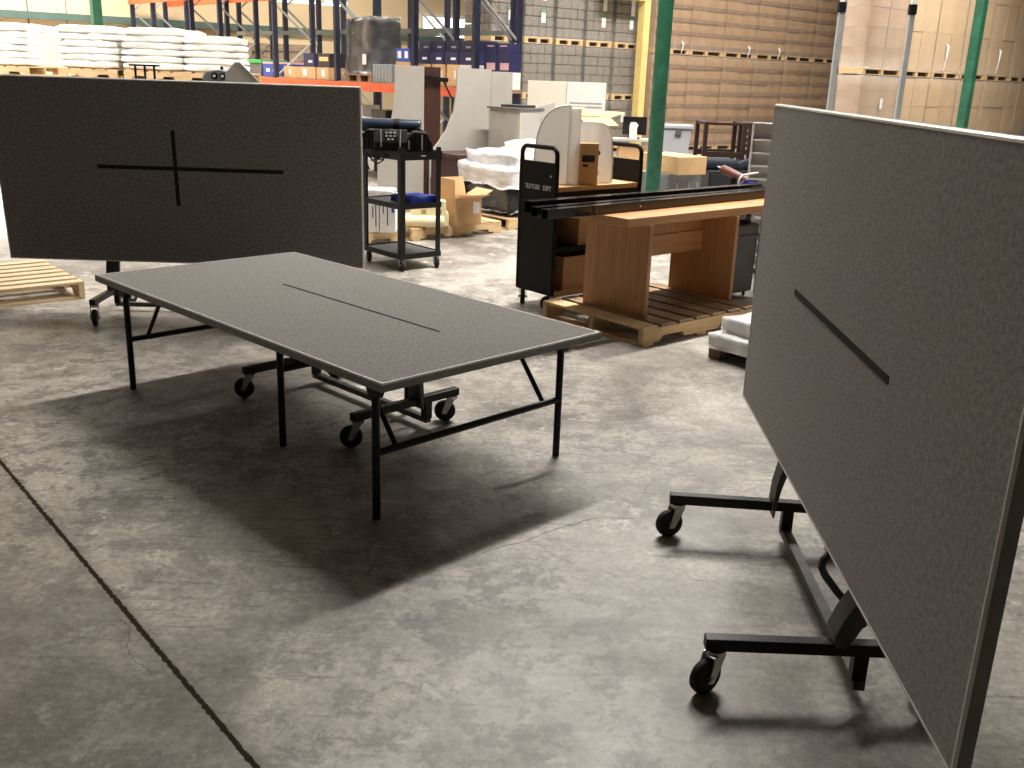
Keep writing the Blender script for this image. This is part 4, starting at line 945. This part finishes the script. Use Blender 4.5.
# navy boxes on cartons
base = [(-0.66, KRAFT), (-0.98, KRAFT), (-1.30, KRAFTL), (-1.56, WHITEC)]
for i, (tt, mt) in enumerate(base):
    rbox(['brown carton under the navy boxes, leftmost of four', 'brown carton under the navy boxes, second from left', 'pale carton under the navy boxes, third from left', 'white carton under the navy boxes, rightmost of four'][i], tt, 0.3, 0.27, 0.42, 0.26, mt, lab=[(0.05, 0.14, 0.07, 0.10, 'f')])
z1 = DZ + 0.261
ORD = ('first', 'second', 'third', 'fourth', 'fifth')
for i in range(4):
    rbox('navy box with small white print, lower row on the rack, %s from left' % ORD[i], -0.62 - i * 0.31, 0.3, 0.29, 0.4, 0.155, NAVYBOX, z=z1, lab=[(0.04, 0.07, 0.10, 0.03, 'f')], labmat=INK, group='navy boxes on the rack')
for i in range(4):
    rbox('navy box with red-grey print, upper row on the rack, %s from left' % ORD[i], -0.60 - i * 0.30, 0.34, 0.28, 0.38, 0.13, M('deep_navy_box', (0.014, 0.014, 0.05), rough=0.5), z=z1 + 0.1565, lab=[(0.02, 0.055, 0.10, 0.025, 'f')], labmat=GREYMACH, group='navy boxes on the rack')
# separate trolley load of boxes right of the rack frame
t = thing('stock_table', 'small stock table right of the rack carrying cartons and navy boxes', 'table', rk(-2.20, 0.14), BETA - PI / 2)
e = MB(); e.box2((-0.30, -0.10, zs(1.46)), (0.30, 0.10, zs(1.50))); e.build('table_top', OLDPINE, t)
for x in (-0.27, 0.27):
    for y in (-0.07, 0.07):
        k = MB(); k.bar((x, y, 0), (x, y, zs(1.46)), 0.05, 0.05); k.build('leg', NAVY, t)
for i in range(2):
    rbox('pale carton with brown label on the stock table, %s one' % ('left', 'right')[i], -2.07 - i * 0.255, 0.14, 0.245, 0.17, 0.20, WHITEC if i else KRAFTL, z=1.501, lab=[(0.0, 0.10, 0.10, 0.09, 'f')], labmat=KRAFT)
for i in range(2):
    rbox('navy box with pink label on the stock table, %s one' % ('left', 'right')[i], -2.075 - i * 0.255, 0.14, 0.245, 0.165, 0.20, NAVYBOX, z=1.7015, lab=[(0.01, 0.06, 0.16, 0.08, 'f')], labmat=PINKL)
for i in range(2):
    rbox('plain navy box stacked above the pink-labelled boxes, %s one' % ('left', 'right')[i], -2.07 - i * 0.24, 0.14, 0.22, 0.16, 0.12, NAVYBOX, z=1.9025, lab=[(0.0, 0.09, 0.12, 0.015, 'f')], labmat=PINKL)
# low deck
ZLOW = 1.688 + (zs(0.55) + 0.0765 - 1.688) / RS
for tt, w_, h, mt, lab in ((0.95, 0.4, 0.40, WHITEC, 'white carton on the low rack deck, left of the dark bundle'), (0.45, 0.36, 0.52, DARKWRAP, 'dark bundle on the low rack deck between white cartons'), (0.0, 0.34, 0.34, WHITEC, 'white carton on the low rack deck, right of the dark bundle'), (1.9, 0.6, 0.5, KRAFT, 'brown carton on the low rack deck behind the upright table')):
    rbox(lab, tt, 0.3, w_, 0.4, h, mt, z=ZLOW)
for tt, w_, h, mt, lab in ((1.0, 0.10, 0.16, WHITEC, 'small white box stacked on a low-deck carton, left one'), (0.02, 0.22, 0.14, KRAFTL, 'small pale box stacked on the right low-deck carton')):
    rbox(lab, tt, 0.3, w_, 0.3, h, mt, z=ZLOW + (0.401 if tt > 0.5 else 0.341))

# ================================================================ WHITE SACKS
SY = 15.0
def sack_mesh(seed, d):
    e = MB(); gridbox(e, (-d[0] / 2, -d[1] / 2, 0), (d[0] / 2, d[1] / 2, d[2]), (10, 8, 4))
    for i, p in enumerate(e.v):
        q = Vector(p); a, b = abs(q.x / d[0] * 2), abs(q.y / d[1] * 2)
        k = (1 - a ** 7 * 0.4) * (1 - b ** 7 * 0.4); n = noise.noise(q * 6 + Vector((seed, seed, 0)))
        e.v[i] = (q.x + n * 0.025, q.y + n * 0.02, d[2] / 2 + (q.z - d[2] / 2) * k + n * 0.012)
    return e
SP = []
for i in range(3):
    o = weld(sack_mesh(i * 3.1, (0.89, 0.56, 0.128)).build('sack', SACK, None)); SP.append(o)
used = set()
STK = [(-7.66, 'far left stack'), (-6.36, 'second stack from left'), (-5.40, 'third stack from left'), (-4.54, 'rightmost stack')]
LAY = ('bottom', 'second', 'third', 'fourth', 'fifth', 'top')
for si, (x, nm) in enumerate(STK):
    # lower wrapped load that carries the upper pallet
    t = thing('sack_load', 'lower film-wrapped load of white sacks carrying the %s of sacks' % nm, 'wrapped goods', (x, SY + 0.6, 0), 0.0)
    e = MB()
    for yy in (-0.5, 0, 0.45): e.box((0, yy, 0.05), (0.86, 0.1, 0.1))
    e.box((0, 0, 0.115), (0.86, 1.15, 0.03)); e.build('pallet_base', PINE, t)
    for j in range(4):
        e = MB(); gridbox(e, (-0.43, -0.56, 0.13 + j * 0.318), (0.43, 0.54, 0.13 + (j + 1) * 0.318), (10, 10, 4)); weld(lumpy(e, si * 5 + j, 0.012).build('sack_layer', SACK, t))
    pallet('wooden pallet under the %s of white sacks' % nm, (x, SY + 0.6, 1.418), 0.0, 0.86, 1.1, 5, mat=PINE)
    for j in range(6):
        for dpt in range(2):
            if dpt == 1 and (j < 4 or si == 3) or (si == 3 and j == 5): continue
            src = SP[(si + j + dpt) % 3]
            o = src if src.name not in used else src.copy()
            if src.name in used: C.objects.link(o)
            used.add(src.name)
            o.location = (x + random.uniform(-0.02, 0.02), SY + 0.36 + dpt * 0.57, 1.549 + j * 0.094)
            o.rotation_euler.z = random.uniform(-0.03, 0.03) + (PI if random.random() < 0.5 else 0)
            o.scale.x = 0.93 if si == 3 else 1.0
            tag(o, 'white sack, %s layer at the %s of the %s' % (LAY[j], 'front' if dpt == 0 else 'back', nm), 'sack', 'white sacks stacked on high pallets')
# things seen over the left upright table
t = thing('grey_machine', 'grey-blue rounded machine with two round knobs peeping over the left upright table', 'machine', (-2.80, 9.6, 0), 0.0)
e = MB(); e.prism([(-0.15, 0), (0.15, 0), (0.15, 1.555)] + [(0.15 * math.cos(a * PI / 12), 1.555 + 0.075 * math.sin(a * PI / 12)) for a in range(1, 12)] + [(-0.15, 1.555)], -0.12, 0.12, 'xz'); e.build('machine_body', GREYMACH, t, bevel=0.01)
for x in (-0.03, 0.045):
    k = MB(); k.cyl((x, -0.12, 1.575), (x, -0.15, 1.575), 0.03, 18); b_ = k.build('knob', BLACKM, t); k = MB(); k.cyl((x, -0.15, 1.575), (x, -0.154, 1.575), 0.014, 12); k.build('knob_centre', WHITEP, b_)
k = MB(); k.cyl((0, 0, 1.625), (0, 0, 1.66), 0.014, 10); k.build('top_pin', BLACKM, t)
t = thing('grey_board', 'grey pointed board leaning behind the left upright table', 'board', (-2.55, 9.3, 0), 0.0)
e = MB(); e.prism([(-0.13, 0), (0.17, 0), (0.17, 1.54), (0.0, 1.70), (-0.04, 1.70), (-0.13, 1.60)], -0.015, 0.015, 'xz'); e.build('board', M('warm_grey_board', (0.52, 0.50, 0.46), rough=0.5), t)
k = MB(); k.bar((0.17, -0.017, 1.54), (0.0, -0.017, 1.70), 0.012, 0.008); k.build('edge_strip', GALV, t)
k = MB(); k.box2((-0.13, -0.18, 0), (0.17, 0.18, 0.02)); k.build('foot', GALV, t)
t = thing('steel_stand', 'thin black steel stand before the third sack stack, above upright table edge', 'stand', (-4.40, 12.0, 0), 0.0)
e = MB(); e.box2((-0.17, -0.03, 1.625), (0.17, 0.03, 1.645)); e.build('top_bar', BLACKM, t)
for x in (-0.11, 0.0, 0.11):
    k = MB(); k.bar((x, 0, 0.0), (x, 0, 1.625), 0.02, 0.02); k.build('leg', BLACKM, t)
e = MB(); e.box2((-0.2, -0.15, 0.0), (0.2, 0.15, 0.012)); e.build('base_plate', BLACKM, t)
# flattened cardboard behind the rack
for i, (v, n, h, wd_) in enumerate(((10.35, 22.6, 2.12, 1.3), (11.85, 22.6, 2.0, 1.3), (13.2, 22.6, 1.88, 1.1))):
    t = thing('cardboard_bale', ['tall stack of flattened cardboard by the back wall, left one', 'tall stack of flattened cardboard by the back wall, middle one', 'tall stack of flattened cardboard by the back wall, right one'][i], 'cardboard', W(v, n), BETA)
    e = MB()
    for yy in (-0.4, 0, 0.4): e.box((0, yy, 0.05), (wd_, 0.1, 0.1))
    e.box((0, 0, 0.115), (wd_, 0.95, 0.03)); e.build('pallet_base', OLDPINE, t)
    rr = random.Random(i); z = 0.13; j = 0
    while z < h:
        s = MB(); s.box((rr.uniform(-0.04, 0.04), rr.uniform(-0.03, 0.03), z + 0.085), (wd_ * rr.uniform(0.9, 1.0), 0.92, 0.16), Matrix.Rotation(rr.uniform(-0.05, 0.05), 3, 'Z')); s.build('cardboard_layer', FLATCARD, t); z += 0.17; j += 1

# ================================================================ WALLS OF WRAPPED PALLET LOADS
def load(label, v, n, z, wd_, dp, h, nx, nz, mat, group, seam=True, wrap=None, labels=(), gaps=0.012, seed=0, tails=(), vgap=0.004):
    t = thing('pallet_load', label, 'pallet load', W(v, n, z), BETA, group)
    pm = PINE
    e = MB()
    for x in (-wd_ / 2 + 0.05, 0, wd_ / 2 - 0.05): e.box((x, 0, 0.055), (0.10, dp, 0.085))
    e.box((0, 0, 0.118), (wd_, dp, 0.04)); e.box((0, -dp / 2 + 0.05, 0.008), (wd_, 0.10, 0.014)); e.box((0, dp / 2 - 0.05, 0.008), (wd_, 0.10, 0.014)); e.build('pallet_base', pm, t)
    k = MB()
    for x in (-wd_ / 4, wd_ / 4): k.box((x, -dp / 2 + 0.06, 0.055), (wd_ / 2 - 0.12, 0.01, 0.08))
    k.build('fork_opening_shade', INKSHADE, t)  # dark panels paint the shade between the pallet blocks
    cw, ch = wd_ / nx, (h - 0.142) / nz; rr = random.Random(seed)
    proto = None
    for j in range(nz):
        for i in range(nx):
            if proto is None or (nx * nz > 6 and (i + j) % 7 == 5) :
                s = MB(); s.box((0, 0, ch / 2), (cw - gaps, dp - 0.02, ch - vgap))
                o = s.build('carton', mat, t, bevel=0.004); proto = o
            else:
                o = proto.copy(); C.objects.link(o); o.parent = t
            o.location = (-wd_ / 2 + cw * (i + 0.5), rr.uniform(-0.012, 0.012), 0.14 + j * ch); o.rotation_euler.z = rr.uniform(-0.006, 0.006)
    if seam:
        for j in range(nz):
            s = MB(); s.box((0, -dp / 2 - 0.004, 0.14 + j * ch + ch * 0.14), (wd_ - 0.02, 0.012, ch * 0.30)); s.build('bottom_band', SEAM, t)  # darker band near the bottom of each carton layer
    for (x, zz, lw, lh, mt) in labels:
        s = MB(); s.box((x, -dp / 2 - 0.012, zz), (lw, 0.004, lh)); s.build('pallet_label', mt, t)
    if wrap:
        s = MB(); gridbox(s, (-wd_ / 2 - 0.006, -dp / 2 - 0.02, 0.12), (wd_ / 2 + 0.006, dp / 2 + 0.02, h + 0.01), (6, 4, 8)); weld(s.build('stretch_film', wrap, t))
    for (x, z0, z1) in tails:
        s = MB(); s.path([(x, -dp / 2 - 0.025, z1), (x + 0.03, -dp / 2 - 0.05, z1 - 0.05), (x + 0.035, -dp / 2 - 0.045, (z0 + z1) / 2), (x, -dp / 2 - 0.03, z0)], [0.01, 0.03, 0.016, 0.008], 6); s.build('film_tail', WRAPF, t)
    return t
FILM = M('load_film', (0.92, 0.92, 0.92), rough=0.2, scale=5, alpha=0.10, bump=0.7)
FILM2 = M('thick_load_film', (0.92, 0.90, 0.88), rough=0.2, scale=4, alpha=0.20, bump=0.9)
TIERN = ('bottom tier', 'middle tier', 'top tier')
# grey-brown cartons
COLN = ('leftmost column', 'second column from left', 'third column from left', 'fourth column from left', 'column next to yellow post')
for i in range(5):
    v = 13.85 + i * 0.905
    for tier in range(3):
        h = (1.17, 1.12, 1.75)[tier]
        lb = ()
        if tier == 2: lb = ((0.12, 1.08 - 0.05 * i, 0.12, 0.34, WHITEC), (0.10, 0.52, 0.12, 0.20, WHITEC), (0.10, 0.65, 0.12, 0.07, GREENL)) if i != 2 else ()
        if tier == 0 and i == 4: lb = ((0.0, 0.78, 0.13, 0.2, WHITEC),)
        load('film-wrapped load of grey-brown cartons, %s, %s' % (TIERN[tier], COLN[i]), v, 16.95 if i == 0 else 17.4, (0, 1.18, 2.31)[tier], 0.80, 0.9 if i == 0 else 1.8, h, 4, 5 if tier < 2 else 8, GREYCTN, 'wrapped grey carton loads', seam=False, wrap=FILM, labels=lb, gaps=0.010, vgap=0.020, seed=i * 3 + tier)
# yellow guard post and head beam in front of the stacks
t = thing('yellow_post', 'yellow painted steel post with head beam right of the grey cartons', 'post', W(17.66, 16.2), BETA)
e = MB(); e.box2((-0.1, -0.1, 0), (0.1, 0.1, 3.33)); e.build('column', YELLOW, t, bevel=0.01)
e = MB(); e.box2((-1.3, -0.10, 3.33), (0.1, 0.10, 3.62)); e.build('head_beam', YELLOW, t, bevel=0.01)
# brown cartons
BN = ('first load from the yellow post', 'second load from the yellow post', 'third load from the yellow post', 'fourth load from the yellow post', 'fifth load from the yellow post', 'last load before the silver pole')
for i in range(6):
    v = 18.75 + i * 1.29
    for tier in range(2):
        load('wrapped load of long brown cartons, %s, %s' % (('lower tier', 'upper tier')[tier], BN[i]), v, 16.75, tier * 2.25, 1.27, 1.0, 2.235 if tier == 0 else 2.2, 2, 7, BROWNCTN, 'wrapped brown carton loads', seam=True, wrap=FILM, gaps=0.006, seed=40 + i * 2 + tier, tails=((0.3, 0.02, 0.30),) if (tier == 1 and i in (0, 2, 3)) else ())
# tan cartons at the right
widths = [1.5, 1.25, 1.25, 1.25, 1.25, 1.25]; vv = 18.45
RN = ('nearest the silver poles', 'second load right of the silver poles', 'left of the square green post', 'behind the square green post', 'right of the square green post', 'far right')
for i, wd_ in enumerate(widths):
    for tier in range(2):
        load('wrapped load of tall tan cartons, %s, %s' % (('lower tier', 'upper tier')[tier], RN[i]), vv + wd_ / 2, 11.55 if i else 11.32, tier * 1.90, wd_ - 0.05, 1.0 if i else 0.54, 1.88 if tier == 0 else 2.4, 2, 3 if i else 6, TANCTN if i else BROWNCTN, 'wrapped tan carton loads', seam=False, wrap=FILM2 if i == 0 else FILM, gaps=0.012, seed=80 + i * 2 + tier,
             labels=((0.1, 1.35, 0.10, 0.2, WHITEC),) if (i == 0 and tier == 0) else (), tails=((-0.2, 0.15, 0.7),) if i in (2, 4) else ())
    vv += wd_
